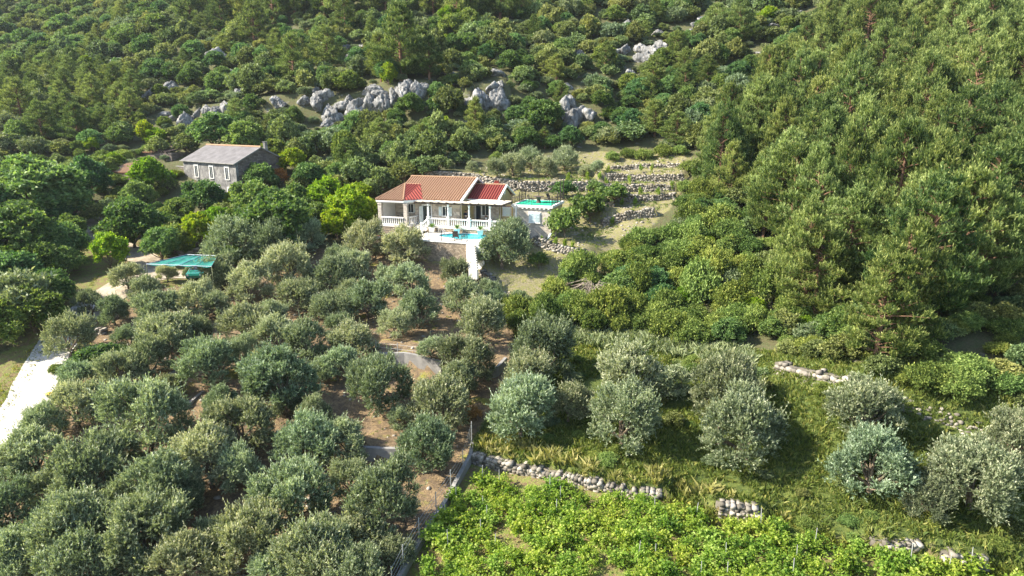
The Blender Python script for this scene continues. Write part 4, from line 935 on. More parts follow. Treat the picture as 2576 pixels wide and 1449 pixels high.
for x in (-.5, .5):
    m2 = MB(); m2.tube([(x + .33 * math.cos(t), 0, .34 + .33 * math.sin(t)) for t in np.linspace(0, 2 * math.pi, 21)], .022, 5, cap=False)
    for t in np.linspace(0, 3.14, 6): m2.tube([(x + .32 * math.cos(t), 0, .34 + .32 * math.sin(t)), (x - .32 * math.cos(t), 0, .34 - .32 * math.sin(t))], .006, 3)
    m2.build('wheel', M['dark'], e)
m2 = MB(); [m2.tube(p, .02, 6) for p in ([(-.5, 0, .34), (-.1, 0, .3), (-.22, 0, .85)], [(-.5, 0, .34), (-.2, 0, .78)], [(-.1, 0, .3), (.38, 0, .8)], [(-.2, 0, .78), (.38, 0, .8)], [(.5, 0, .34), (.36, 0, .95)])]; m2.build('frame', M['dark'], e)
m2 = MB(); m2.tube([(.3, -.25, 1.0), (.38, 0, .97), (.3, .25, 1.0)], .018, 6); m2.build('handlebar', M['dark'], e)
m2 = MB(); m2.box(-.34, -.12, -.07, .07, .85, .9); m2.build('saddle', M['dark'], e)
# ------------------------------------------------------------------ person under the pergola (skin-grown single body)
def person(loc, rz):
    J = {'pel': ((0, 0, .95), .13), 'bel': ((0, 0, 1.08), .125), 'che': ((0, -.01, 1.28), .145), 'nek': ((0, 0, 1.45), .06), 'hd0': ((0, -.01, 1.54), .075), 'hd1': ((0, -.015, 1.62), .09), 'hd2': ((0, -.01, 1.70), .07)}
    Ed = [('pel', 'bel'), ('bel', 'che'), ('che', 'nek'), ('nek', 'hd0'), ('hd0', 'hd1'), ('hd1', 'hd2')]
    J['nose'] = ((0, -.105, 1.615), .014); Ed.append(('hd1', 'nose'))
    for s, q in ((-1, 'l'), (1, 'r')):
        J['sh' + q] = ((s * .18, 0, 1.38), .06); J['el' + q] = ((s * .23, -.02, 1.10), .042); J['wr' + q] = ((s * .11, -.24, 1.05), .03); J['pa' + q] = ((s * .08, -.30, 1.05), .03)
        Ed += [('che', 'sh' + q), ('sh' + q, 'el' + q), ('el' + q, 'wr' + q), ('wr' + q, 'pa' + q)]
        for k in range(4):
            z = 1.075 - k * .018; L = (.07, .08, .075, .06)[k]
            J[f'f{q}{k}a'] = ((s * .06, -.33, z), .0095); J[f'f{q}{k}b'] = ((s * (.06 - .02), -.33 - L * .4, z), .009); J[f'f{q}{k}c'] = ((s * (.06 - .045), -.33 - L * .55, z - .005), .0075)
            Ed += [('pa' + q, f'f{q}{k}a'), (f'f{q}{k}a', f'f{q}{k}b'), (f'f{q}{k}b', f'f{q}{k}c')]
        J['t' + q] = ((s * .075, -.31, 1.10), .011); J['u' + q] = ((s * .05, -.33, 1.115), .009); Ed += [('pa' + q, 't' + q), ('t' + q, 'u' + q)]
        J['ear' + q] = ((s * .095, 0, 1.62), .018); Ed.append(('hd1', 'ear' + q))
        J['hp' + q] = ((s * .09, 0, .9), .095); J['kn' + q] = ((s * .1, -.02, .5), .06); J['an' + q] = ((s * .1, .02, .09), .038); J['to' + q] = ((s * .11, -.14, .035), .032)
        Ed += [('pel', 'hp' + q), ('hp' + q, 'kn' + q), ('kn' + q, 'an' + q), ('an' + q, 'to' + q)]
    keys = list(J); me = bpy.data.meshes.new('body'); me.from_pydata([J[k][0] for k in keys], [(keys.index(a), keys.index(b)) for a, b in Ed], [])
    o = bpy.data.objects.new('person', me); link(o); md = o.modifiers.new('skin', 'SKIN'); md.use_smooth_shade = True
    for i, k in enumerate(keys):
        sv = me.skin_vertices[0].data[i]; sv.radius = (J[k][1], J[k][1] * (.85 if k in ('che', 'bel', 'pel') else 1)); sv.use_root = (i == 0)
    o.modifiers.new('sub', 'SUBSURF').levels = 1; o.modifiers['sub'].render_levels = 2
    me.materials.append(M['skin']); o.location = loc; o.rotation_euler = (0, 0, rz)
    tag(o, 'person in dark shirt standing under the pergola holding a white bowl at the waist', 'person')
    hr = MB(); hr.lathe([(.02, .155), (.07, .14), (.105, .09), (.112, .03), (.1, -.03), (.06, -.08)], (0, .022, 1.61), 14); hr.build('hair', M['hair'], o, smooth=True)
    sh = MB(); sh.lathe([(.17, .92), (.175, 1.0), (.155, 1.1), (.185, 1.28), (.19, 1.37), (.12, 1.44), (.065, 1.47)], n=16)
    for s in (-1, 1): sh.tube([(s * .15, 0, 1.39), (s * .2, 0, 1.33), (s * .235, -.01, 1.16)], [.075, .075, .06], 10)
    for i in range(len(sh.v)): x, y, z = sh.v[i]; sh.v[i] = (x, y * .8 if abs(x) < .17 else y, z)
    sh.build('shirt', M['darkcloth'], o, smooth=True)
    tr = MB()
    for s in (-1, 1): tr.tube([(s * .075, 0, .98), (s * .1, 0, .85), (s * .1, -.02, .5), (s * .1, .02, .12)], [.12, .115, .085, .065], 12)
    tr.build('trousers', M['greycloth'], o, smooth=True)
    return o
M['skin'] = plain('skin', (.5, .3, .2), .5, .05, 4); M['hair'] = plain('hair', (.03, .02, .015), .5, .2, 9); M['darkcloth'] = plain('dark_cloth', (.035, .04, .06), .9, .2, 6); M['greycloth'] = plain('grey_cloth', (.16, .15, .17), .9, .2, 6)
pl_ = lp(10.2, 3.0, 0); person(pl_, HA + .5)
bw_ = MB(); bw_.lathe([(.05, 0), (.11, .05), (.14, .1), (.13, .1), (.1, .06)], n=14)
o = bw_.build('bowl', M['white'], None, lp(10.2 + .16, 3.0 - .32, 1.04)); tag(o, 'white bowl held at the waist of the person under the pergola', 'bowl')

# ------------------------------------------------------------------ grey stone house
a38 = math.radians(-36); g0 = PD(591.4, 408.6, 96.0); gz = g0[2] - 5.4
k_ = smooth(1 - (np.hypot(GX - (g0[0] - 2), GY - (g0[1] + 1)) - 6) / 5)
GH = empty('stone_house', (g0[0], g0[1], gz + CAMZ), a38, 'old grey two-storey stone house with low corrugated grey roof, amid trees', 'house')
def graywall():
    m = MT('weathered_plaster', .95, .1); v = m.coord(); f = m.noise(v, .8, 7, .65); g = m.noise(m.coord((3, 3, 1)), 2.4, 7, .7)
    c = m.mix(m.ramp(f, [(.42, (0, 0, 0)), (.6, (1, 1, 1))]), m.ramp(g, [(.3, (.08, .08, .08)), (.7, (.17, .165, .16))]), m.ramp(g, [(.35, (.12, .115, .11)), (.62, (.34, .33, .31))]))
    m.col(c); m.bump(g, .06, .8); return m.m
M['greywall'] = graywall()
m = MT('corrugated_sheet', .6, .3); v = m.coord(); f = m.noise(v, .9, 6); g = m.noise(m.coord((1, 1, 1)), 8); m.col(m.mix(.5, m.ramp(f, [(.3, (.16, .15, .145)), (.7, (.27, .255, .25))]), m.ramp(g, [(.3, (.8, .75, .72)), (.7, (1.1, 1.1, 1.1))]), 'MULTIPLY')); M['sheet'] = m.m
L_, D_, H_ = 13.8, 8.4, 5.3
mb = MB(); mb.box(-L_, 0, 0, .4, -1.5, H_); mb.box(-L_, -L_ + .4, .4, D_, -1.5, H_); mb.box(-L_ + .4, 0, D_ - .4, D_, -1.5, H_); mb.build('front_wall', M['greywall'], GH)
M['rubble'] = stone_veneer('rubble_grey', (.12, .10, .09), (.21, .185, .165), (.11, .10, .09), .5, .22)
mb = MB(); mb.box(-.4, .004, .4, D_ - .4, -1.5, H_)
for x in (-.4,): mb.add([(x, 0, H_), (x, D_, H_), (x, D_ / 2, H_ + 2.0), (x + .4, 0, H_), (x + .4, D_, H_), (x + .4, D_ / 2, H_ + 2.0)], [(0, 2, 1), (3, 4, 5), (0, 3, 5, 2), (1, 2, 5, 4), (0, 1, 4, 3)])
mb.build('gable_wall', M['rubble'], GH)
mb = MB(); x = -L_; mb.add([(x, 0, H_), (x, D_, H_), (x, D_ / 2, H_ + 2.0), (x + .4, 0, H_), (x + .4, D_, H_), (x + .4, D_ / 2, H_ + 2.0)], [(0, 2, 1), (3, 4, 5), (0, 3, 5, 2), (1, 2, 5, 4), (0, 1, 4, 3)]); mb.build('gable_wall', M['rubble'], GH)
rf = MB()
for s in (0, 1):
    y0 = -.35 if s == 0 else D_ + .35; n = int((L_ + .5) / .18); V = []
    sl_ = (2.0) / (D_ / 2); z0 = H_ + .03 - .35 * sl_
    for r_ in range(5):
        t = r_ / 4; y = y0 + (D_ / 2 - y0) * t; z = z0 + (H_ + 2.06 - z0) * t + (.015 if r_ % 2 else 0)
        for i in range(2 * n + 1): V.append((-L_ - .25 + (L_ + .5) * i / (2 * n), y, z + (.045 if i % 2 else 0)))
    w_ = 2 * n + 1; rf.add(V, [(r_ * w_ + i, r_ * w_ + i + 1, (r_ + 1) * w_ + i + 1, (r_ + 1) * w_ + i) for r_ in range(4) for i in range(2 * n)])
ro = rf.build('roof', M['sheet'], GH)
rr = MB(); ridge_row(rr, (-L_ - .2, D_ / 2, H_ + 2.14), (.2, D_ / 2, H_ + 2.14), .13); rr.build('ridge_tiles', M['tile'], ro)
mb = MB(); mb.bar((.2, -.35, H_ - .14), (.2, D_ / 2, H_ + 2.02), .12, .16); mb.bar((.2, D_ / 2, H_ + 2.02), (.2, D_ + .3, H_ - .12), .12, .16); mb.bar((-L_ - .2, -.38, H_ - .12), (.2, -.38, H_ - .12), .08, .12); mb.build('verge', M['concrete'], ro)
mb = MB(); mb.box(-1.2, -.75, D_ * .66, D_ * .66 + .45, H_ + .6, H_ + 2.7); mb.box(-1.27, -.68, D_ * .66 - .06, D_ * .66 + .51, H_ + 2.7, H_ + 2.8); mb.build('chimney', M['greywall'], GH)
M['oldframe'] = plain('old_window_surround', (.55, .54, .50), .9, .2, 4)
def oldwin(x, z0, z1, wd, side=False):
    f = window(GH, x if not side else .02, -.03 if not side else x, z0, z1, wd, 0 if not side else math.pi / 2, 0, frame='oldframe'); m2 = MB(); m2.box(-wd / 2 - .22, -wd / 2 - .09, -.04, .05, z0 - .1, z1 + .1); m2.box(wd / 2 + .09, wd / 2 + .22, -.04, .05, z0 - .1, z1 + .1); m2.box(-wd / 2 - .22, wd / 2 + .22, -.04, .05, z1 + .1, z1 + .25); m2.build('surround', M['oldframe'], f)
for x in (-10.2, -6.2, -2.2): oldwin(x, 2.9, 4.55, .75)
for x in (-5.0, -1.95): oldwin(x, .3, 1.6, .75)
oldwin(3.6, 3.0, 4.2, .6, True)
# annex with flat top and a small dark window
AX = empty('stone_annex', W3((g0[0], g0[1], gz)), a38, 'small flat-topped stone annex joined to left of the grey house', 'outbuilding')
mb = MB(); mb.box(-L_ - 3.6, -L_ - .01, .8, 1.15, -1.5, 4.1); mb.box(-L_ - 3.6, -L_ - 3.25, 1.15, 7.0, -1.5, 4.1); mb.box(-L_ - 3.25, -L_ - .01, 1.16, 7.0, 3.7, 4.02); mb.build('wall', M['rubble'], AX)
f = window(AX, -L_ - 1.6, .78, 2.2, 3.3, .6, 0, 0, frame='oldframe')
mb = MB(); mb.box(-L_ - 3.65, -L_ - .02, .75, 1.1, 4.1, 4.2); mb.build('coping', M['concrete'], AX)
# ruined tiled outbuilding to the left
q = at(322, 468); OB = empty('ruined_outbuilding', W3(q), math.radians(-30), 'ruined outbuilding with old red tiles half hidden by trees left of the grey house', 'outbuilding')
mb = MB(); mb.box(-4, 1.6, 0, .35, -1, 2.0); mb.box(1.25, 1.6, .35, 4, -1, 2.0); mb.box(-4, -3.65, .35, 4, -1, 2.0); mb.build('wall', M['rubble'], OB)
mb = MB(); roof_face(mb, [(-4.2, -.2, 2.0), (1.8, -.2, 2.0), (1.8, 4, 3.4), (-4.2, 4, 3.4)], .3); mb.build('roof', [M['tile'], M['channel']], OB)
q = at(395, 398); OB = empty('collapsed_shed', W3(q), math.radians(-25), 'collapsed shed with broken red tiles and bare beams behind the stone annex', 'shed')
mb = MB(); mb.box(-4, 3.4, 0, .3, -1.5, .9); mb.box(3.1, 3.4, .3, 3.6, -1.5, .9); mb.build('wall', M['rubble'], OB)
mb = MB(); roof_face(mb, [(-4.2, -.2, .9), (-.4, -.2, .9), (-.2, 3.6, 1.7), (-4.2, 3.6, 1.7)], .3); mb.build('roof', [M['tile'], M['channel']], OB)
mb = MB(); [mb.bar((-.2 + k * .33, -.2 + R.uniform(-.3, .3), 1.0 + R.uniform(-.1, .2)), (.2 + k * .33, 3.4 + R.uniform(-.5, .3), 1.7 + R.uniform(-.2, .2)), .14) for k in range(11)]; mb.build('beams', M['wood'], OB)
mb = MB(); 
# ------------------------------------------------------------------ carport with green net and green car
cg = at(455, 698); zr = cg[2] + 2.35
def PZ(px, py, z): r = ray(px, py); return r * (z / r[2])
CQ = [PZ(368, 665, zr), PZ(472, 641, zr + .3), PZ(548, 644, zr + .3), PZ(532, 671, zr)]
CPo = empty('carport', W3(cg), 0, 'carport roofed with sagging green shade net beside the gravel track', 'carport'); o3 = Vector(W3(cg))
nu, nv = 26, 12; V = []
for j in range(nv + 1):
    for i in range(nu + 1):
        a, b = i / nu, j / nv; p = (1 - a) * (1 - b) * CQ[0] + a * (1 - b) * CQ[3] + a * b * CQ[2] + (1 - a) * b * CQ[1]
        sag = .10 * abs(math.sin(a * math.pi * 4)) + .07 * noise.noise(Vector((a * 9, b * 7, 2))); V.append((p[0] - o3.x, p[1] - o3.y, p[2] + CAMZ - o3.z - sag))
m = MT('shade_net', .7, .2); f = m.noise(m.coord((1, 1, 1)), 1.5, 4); g = m.noise(m.coord(), 30, 2); m.col(m.ramp(f, [(.3, (.015, .13, .10)), (.6, (.03, .22, .18)), (.8, (.14, .36, .30))]))
tp = m.n('ShaderNodeBsdfTransparent'); mx = m.n('ShaderNodeMixShader'); mx.inputs[0].default_value = .12; m.l(m.b.outputs[0], mx.inputs[1]); m.l(tp.outputs[0], mx.inputs[2]); m.l(mx.outputs[0], m.t.nodes['Material Output'].inputs[0]); M['net'] = m.m
mb = MB(); mb.add(V, [(j * (nu + 1) + i, j * (nu + 1) + i + 1, (j + 1) * (nu + 1) + i + 1, (j + 1) * (nu + 1) + i) for j in range(nv) for i in range(nu)]); mb.build('shade_net', M['net'], CPo, smooth=True)
mb = MB(); cc = [(p[0] - o3.x, p[1] - o3.y, p[2] + CAMZ - o3.z + .03) for p in CQ]
for i in range(4): mb.tube([cc[i], cc[(i + 1) % 4]], .03, 6)
for t in (.25, .5, .75): a = np.array(cc[0]) * (1 - t) + np.array(cc[3]) * t; b = np.array(cc[1]) * (1 - t) + np.array(cc[2]) * t; mb.tube([a, b], .025, 6)
mb.build('frame', M['steel'], CPo)
for c_ in cc: m2 = MB(); zg = hz(c_[0] + o3.x, c_[1] + o3.y) + CAMZ - o3.z; m2.tube([(c_[0], c_[1], zg - .3), (c_[0], c_[1], c_[2])], .04, 7); m2.build('post', M['steel'], CPo)
# green car, nose towards the camera
q = at(505, 697); CARE = empty('parked_car', W3(q), math.radians(8), 'dark green car parked under the green net, half hidden by olives', 'car')
M['carpaint'] = plain('green_car_paint', (.015, .16, .12), .2, .05, 2, .6); M['tyre'] = plain('tyre', (.03, .03, .03), .9, .1, 5)
prof = [(-1.95, .35), (-2.0, .6), (-1.9, .78), (-1.05, .95), (-.55, 1.38), (.2, 1.46), (1.0, 1.42), (1.7, .98), (2.0, .9), (2.02, .4)]
mb = MB(); V = []
for x, sc_ in ((-.82, .97), (-.7, 1.0), (.7, 1.0), (.82, .97)):
    for y, z in prof: V.append((x * (.86 if z > 1.2 else 1), y * sc_, z * (1 if abs(x) < .75 else (.98 if z < 1 else .96))))
n = len(prof); mb.add(V, [(k * n + i, k * n + (i + 1) % n, (k + 1) * n + (i + 1) % n, (k + 1) * n + i) for k in range(3) for i in range(n)] + [tuple(range(n))[::-1], tuple(range(3 * n, 4 * n))]); mb.build('body', M['carpaint'], CARE)
mb = MB(); mb.add([(-.66, -1.03, .985), (.66, -1.03, .985), (.56, -.58, 1.375), (-.56, -.58, 1.375)], [(0, 1, 2, 3)]); mb.build('windscreen', M['glass'], CARE)
for sx in (-1, 1):
    mb = MB(); mb.add([(sx * .815, -.9, .98), (sx * .815, 1.4, .98), (sx * .735, .95, 1.36), (sx * .735, -.5, 1.36)], [(0, 1, 2, 3)]); mb.build('side_window', M['glass'], CARE)
    mb = MB(); mb.lathe([(.01, 0), (.1, .01), (.1, .05)], n=10); h_ = mb.build('headlight', M['white'], CARE, (sx * .6, -1.99, .66)); h_.rotation_euler = (math.pi / 2, 0, 0)
    for y in (-1.25, 1.25):
        mb = MB(); mb.lathe([(.2, -.1), (.31, -.1), (.33, 0), (.31, .1), (.2, .1)], n=18); t_ = mb.build('wheel', M['tyre'], CARE, (sx * .76, y, .33)); t_.rotation_euler = (0, math.pi / 2, 0)
        mb = MB(); mb.lathe([(.02, -.11), (.2, -.105), (.2, .105), (.02, .11)], n=14); mb.build('rim', M['steel'], t_)

# ------------------------------------------------------------------ rocks
RK = []
for s in range(7):
    rng = np.random.default_rng(700 + s); V, Fc = ico(4); off = Vector(rng.normal(size=3) * 20)
    tall = .8 + .25 * (s % 3) / 2; W_ = []
    pl3 = [(Vector(unit(rng.normal(size=3))), rng.uniform(.55, .85)) for _ in range(13)]
    for p in V:
        d = Vector(p); q = Vector((d.x, d.y, d.z * .5)) * 1.2 + off
        r_ = 1.0
        for nn_, dd_ in pl3:      # cut by planes: blocky faces
            c_ = d.dot(nn_)
            if c_ > .05: r_ = min(r_, dd_ / c_)
        vd, vp = noise.voronoi(q * 1.9); r_ = min(r_, 1.0) * .95 + .10 * noise.noise(q) + .035 * noise.noise(q * 5) - .16 * math.exp(-((vd[1] - vd[0]) * 7) ** 2)
        W_.append((d.x * r_, d.y * r_, d.z * r_ * tall))
    RK.append(npmesh('limestone_rock', W_, Fc, M['rock'], sm=False))
ROCKS = []; AUTO = []
def rock(px, py, wpx, hs=1.0, label=None):
    q = at(px, py + wpx * .3 * hs)
    if q is None: return
    d = q[1] * CT - q[2] * ST; r = wpx / 2 * d / F * 1.35
    o = bpy.data.objects.new('limestone_rock', RK[R.randrange(7)]); link(o); o.location = W3(q, r * .05); o.rotation_euler = (R.uniform(-.2, .2), R.uniform(-.2, .2), R.uniform(0, 6.28)); o.scale = (r * 1.3, r * .8, r * min(hs, 1.5) * .95)
    ROCKS.append((q[0], q[1], r)); AUTO.append((o, 'pale grey limestone rock', 'rock', 'limestone outcrops on the slope', r)); return o
def q2(x, y, w_, hs=1.0): rock(858 + x / 3, y / 3, w_ / 3, hs)
def q1(x, y, w_, hs=1.0): rock(x / 3, y / 3, w_ / 3, hs)
def q3(x, y, w_, hs=1.0): rock(1717 + x / 3, y / 3, w_ / 3, hs)
for a in [(20,780,110),(60,740,110),(130,800,140,1.3),(160,760,120,1.4),(210,745,130,1.4),(280,760,120,1.4),(340,740,130,1.5),(240,655,110),(300,690,90),(400,700,130,1.4),(450,660,140,1.5),(500,640,130,1.5),(540,690,150,1.6),(590,650,120,1.4),(620,640,90),(990,735,130,1.7),(1060,700,150,1.6),(1150,640,100),(1170,700,130,1.5),(1220,740,110,1.6),(1200,620,80),(1190,535,100),(820,545,90),(870,590,90),(780,520,70),(1330,465,90,.8),(1400,455,80,.8),(1700,780,170,1.4),(1760,830,190,1.4),(1840,830,150,1.1),(1720,740,100,1.2),(1640,640,110),(1700,640,80),(1750,380,70),(1800,400,80,1.3),(1960,370,90,1.2),(2060,190,70),(2150,170,90),(2050,390,80),(2140,360,120,.9),(2260,350,110),(2330,370,130),(2280,420,110,1.3),(2400,330,120),(2410,390,100),(1960,430,60),(2190,540,90,1.2),(2110,850,140,.9),(1480,950,70,1.2),(60,410,120),(20,420,90),(60,350,80),(160,350,60),(2380,240,90,.7),(690,290,90,.6),(890,300,40)]: q2(*a)
for a in [(1600,390,90,1.1),(1650,400,130,1.2),(1700,430,90),(1640,440,90,.8),(1400,415,70),(900,450,110,.5),(1000,455,90,.5),(1260,490,70,.8),(1220,510,60),(1340,500,70),(1290,645,110,1.3),(1140,700,120,1.1),(1420,890,120,1.5),(1380,850,90),(1500,835,90,1.3),(1560,805,80,1.3),(1640,820,90),(1720,790,110,1.2),(1820,690,100,1.3),(2100,740,90,1.4),(2130,770,80),(2400,740,110,1.4),(2440,690,110,1.2),(2490,820,130,1.8),(2540,870,90,1.5),(2480,910,90),(2380,670,80),(2085,350,80,.8),(2110,225,60,.6),(1390,1095,60),(1250,850,90,.8),(1320,880,80,.9),(1470,745,90,.7),(1740,530,50),(2290,740,90),(2350,690,60)]: q1(*a)
for a in [(190,140,130,.7),(120,180,100,.7),(230,200,120,.7),(60,230,90,.6),(700,190,80,.7),(870,90,80,.7),(1010,95,60,.7),(450,470,90,.8),(400,540,110,.6),(590,400,80,.6),(250,70,90,.5),(2500,210,80,.9),(2480,240,60)]: q3(*a)
for p in [(2560,560+490,20),(1010,1140,6)]: pass

# ------------------------------------------------------------------ trees placed one by one: crown centre x, y and width as seen (2576 px)
def depth_of(q): return q[1] * CT - q[2] * ST
def put(kind, cx, cy, wpx, name, phrase, cat, group, off, hs=1.0, parts=True, label=None, pn=('crown', 'trunk'), var=None):
    q = at(cx, cy + off * wpx)
    if q is None: return None
    d = depth_of(q); rad = wpx / 2 * d / F * 1.04
    e = plant(kind, q[0], q[1], rad, name, var, hs, parts, pn)
    if label: tag(e, label, cat, group)
    else: AUTO.append((e, phrase, cat, group, rad))
    PLACED.append((q[0], q[1], rad)); return e
PLACED = []
OL = [(325,696,90),(233,760,88),(177,850,125),(290,783,90),(367,733,85),(400,776,140),(423,686,58),(480,684,44),(600,616,140),(556,683,115),(683,616,125),(777,590,115),(733,670,140),(633,716,125),(750,743,125),(493,750,115),(617,806,140),(433,843,165),(383,905,130),(317,930,125),(533,905,170),(700,838,135),(767,865,135),(833,770,115),(835,697,120),(717,940,200),(1031,616,125),(915,612,115),(1262,622,138),(1292,582,88),(890,673,105),(1035,705,110),(1145,683,90),(1158,750,120),(925,755,125),(1055,780,120),(1211,806,140),(898,855,135),(1178,905,145),(958,960,185),(1358,885,185),(1151,958,120),(1591,930,195),(1325,960,150),
 (200,1016,150),(383,1050,225),(100,1135,175),(233,1183,200),(617,1066,185),(767,1105,185),(533,1150,190),(417,1233,220),(40,1266,165),(183,1320,230),(383,1335,240),(30,1385,170),(733,1250,225),(483,1400,200),(633,1350,220),(800,1385,230),(200,1440,220),(1100,1020,175),(1065,1120,175),(878,1105,140),(958,1262,215),(890,1330,170),(900,1435,210),(1308,1026,205),(1558,1055,195),(1860,1070,245),(1820,980,200),(2170,1020,210),(2184,1160,240),(2434,1180,260),(2530,1100,200),(1430,1010,130),(40,1180,120),(655,960,110),(330,1430,160),(300,1125,130),(120,1060,120),(470,1245,120),(590,1175,130),(320,1250,140),(110,1340,160),(985,705,80),(545,770,90),(490,835,100),(620,880,90),(850,915,110),(990,815,90),(1235,735,70),(720,1010,100),(160,1230,150),(560,1330,140),(430,970,90),(1085,870,80),(330,850,90),(680,790,90),(570,700,90),(800,930,80),(1010,1050,80),(1000,1380,110),(690,1440,150),(880,1200,120),(1680,960,120),(2330,1250,150),(560,1000,90),(40,1420,150)]
for cx, cy, wp in OL: put('olive', cx, cy, wp * (1.04 if cx > 1250 and cy > 850 else 1.09), 'olive_tree', 'silvery olive tree', 'olive tree', 'olive trees of the grove and terraces', .36)
for cx, cy, wp in [(1290,410,85),(1250,420,70),(1335,395,75),(1372,420,72),(1420,398,82),(1470,428,42),(1500,415,45),(1132,416,30),(1190,418,36)]:
    put('olive', cx, cy, wp, 'olive_tree', 'silvery olive tree', 'olive tree', 'olive trees of the grove and terraces', .4)
BR = [('lime',930,530,85,1),('lime',850,560,85,1),('lime',800,505,85,1),('lime',905,480,70,1),('scrub',960,438,90,1),('scrub',900,418,100,1),('scrub',1015,415,85,1),('scrub',1065,405,75,1),('scrub',845,462,85,1),('scrub',1105,398,60,1),('scrub',815,420,80,1),('scrub',925,460,70,1),('scrub',1155,385,60,1),('scrub',760,455,80,1),('scrub',420,450,60,1),('scrub',470,350,70,1),('scrub',400,360,60,1),('broad',130,520,120,.9),('broad',60,540,130,.9),('broad',180,560,90,.9),('broad',-10,600,150,1),('broad',170,640,100,.9),('broad',110,650,110,1),('broad',190,500,90,1),('broad',120,720,120,.9),('scrub',190,420,80,1),('scrub',560,520,70,1),('broad',750,500,110,1),('broad',640,430,80,1),('lime',590,500,60,1),('broad',100,445,235,.9),('broad',60,585,190,1),('broad',150,600,130,1),('broad',35,665,170,.9),('sage',55,720,190,1.3),('broad',90,758,150,.9),('broad',-10,800,160,.9),('broad',20,760,120,.9),('broad',130,700,110,1),('broad',0,520,150,1),('broad',340,545,150,1.05),('broad',410,600,110,1),('broad',290,590,90,.9),('lime',385,435,108,1.0),('broad',350,480,90,.9),('broad',520,478,120,.85),('broad',455,520,80,.9),('lime',500,575,95,1.1),('lime',548,570,80,1.2),('broad',440,590,90,1),('broad',640,490,120,1),('broad',700,540,190,1),('broad',620,560,110,1),('broad',660,440,90,1),('lime',880,510,115,1),('lime',820,480,85,1),('lime',905,550,70,1),('broad',780,440,90,1),('lime',740,400,70,1),('broad',850,430,80,1),('broad',545,318,120,1),('broad',625,340,105,1),('broad',255,410,80,.9),('lime',235,360,42,1),('lime',290,395,60,.8),('broad',690,370,70,1),('broad',800,540,90,1),('broad',230,440,120,1),('scrub',250,520,80,1),('broad',590,640,70,1)]
for k, cx, cy, wp, hs in BR:
    ph = {'broad': 'leafy dark green broadleaf tree', 'lime': 'bright yellow-green leafy tree', 'sage': 'grey-green spreading tree', 'scrub': 'dense dark holm oak'}[k]
    put(k, cx, cy, wp * 1.05, 'broadleaf_tree', ph, 'tree', 'broadleaf trees around the two houses', .5, hs * .92)
put('lime', 280, 632, 98, 'young_tree', None, 'tree', None, .45, 1.0, label='light green round young tree standing alone on the bank beside the dirt path')
put('fruit', 1355, 655, 42, 'young_tree', None, 'tree', None, .5, 1.1, label='small young fruit tree on the lawn below the grey shaded stone wall')
put('fruit', 1420, 562, 82, 'fruit_tree', None, 'fruit tree', None, .5, label='leafy cherry tree against the ochre right wall of the roof terrace building')
put('fruit', 1485, 520, 80, 'fruit_tree', None, 'fruit tree', None, .5, label='leafy fruit tree just right of the roof terrace, below the stone walls')
put('fruit', 1545, 490, 75, 'fruit_tree', None, 'fruit tree', None, .3, .7, label='spreading low green fruit tree between the vine terrace walls')
put('fruit', 1415, 478, 60, 'fruit_tree', None, 'fruit tree', None, .35, .8, label='orange-flecked round shrub in front of the wall behind the roof terrace')
put('fruit', 1495, 470, 30, 'fruit_tree', None, 'fruit tree', None, .5, label='tiny leafy sapling at the right end of the long garden wall')
put('broad', 255, 892, 130, 'fig_tree', None, 'fig tree', None, .3, .62, label='low bright green fig tree between olives near the road')
put('bramble', 145, 928, 45, 'round_bush', None, 'bush', None, .2, 1.0, parts=False, label='small round bright green bush at the edge of the sunlit road')
put('rust', 705, 448, 42, 'withered_tree', None, 'tree', None, .3, label='small rust-orange withered tree right of the grey stone house')
put('rust', 1190, 1040, 46, 'withered_tree', None, 'tree', None, .3, label='small orange withered shrub at the top end of the boundary wall')
put('scrub', 545, 163, 55, 'scrub_bush', None, 'bush', None, .1, .6, parts=False, label='brownish dry bush just below the lone boulder on the left slope')
put('lime', 978, 195, 50, 'pale_tree', None, 'tree', None, .4, 1.3, label='pale cream-flowered tree above the big grey cliff')
put('lime', 1132, 55, 62, 'green_tree', None, 'tree', None, .4, label='vivid green round tree below the dark pines at top centre')
put('lime', 1120, 308, 40, 'green_tree', None, 'bush', None, .3, .7, label='vivid green bush at the foot of the cliff, right of centre')
put('broad', 1370, 300, 120, 'carob_tree', None, 'tree', None, .3, .8, label='wide glossy yellow-green carob tree left of the pale slab rock')
# pines standing in the scrub
HP = [(1010,110,150),(960,150,90),(1080,150,80),(740,150,95),(830,120,90),(870,40,80),(700,110,60),(1400,170,55),(1410,240,45),(1640,190,80),(1720,210,70),(1780,180,70),(1520,150,55),(60,270,90),(110,310,80),(30,190,60),(160,250,70),(200,310,80),(90,220,60),(240,240,70),(300,250,60),(640,60,90),(560,30,70),(480,30,60),(1640,230,60),(1700,130,70),(1860,60,90),(1800,60,70),(1370,350,40),(250,90,40),(330,270,60)]
for cx, cy, wp in HP: put('pine', cx, cy, wp, 'pine_tree', 'dark pine on the slope', 'pine tree', 'pines scattered over the scrub slope', .62, .72)
for i in range(16):
    cx = 470 + i * 56 + R.uniform(-15, 15); put('pine', cx, 8 + R.uniform(-20, 14), R.uniform(60, 90), 'pine_tree', 'dark shaded wood pine', 'pine tree', 'pines of the dark wood at the top', .62, .9)

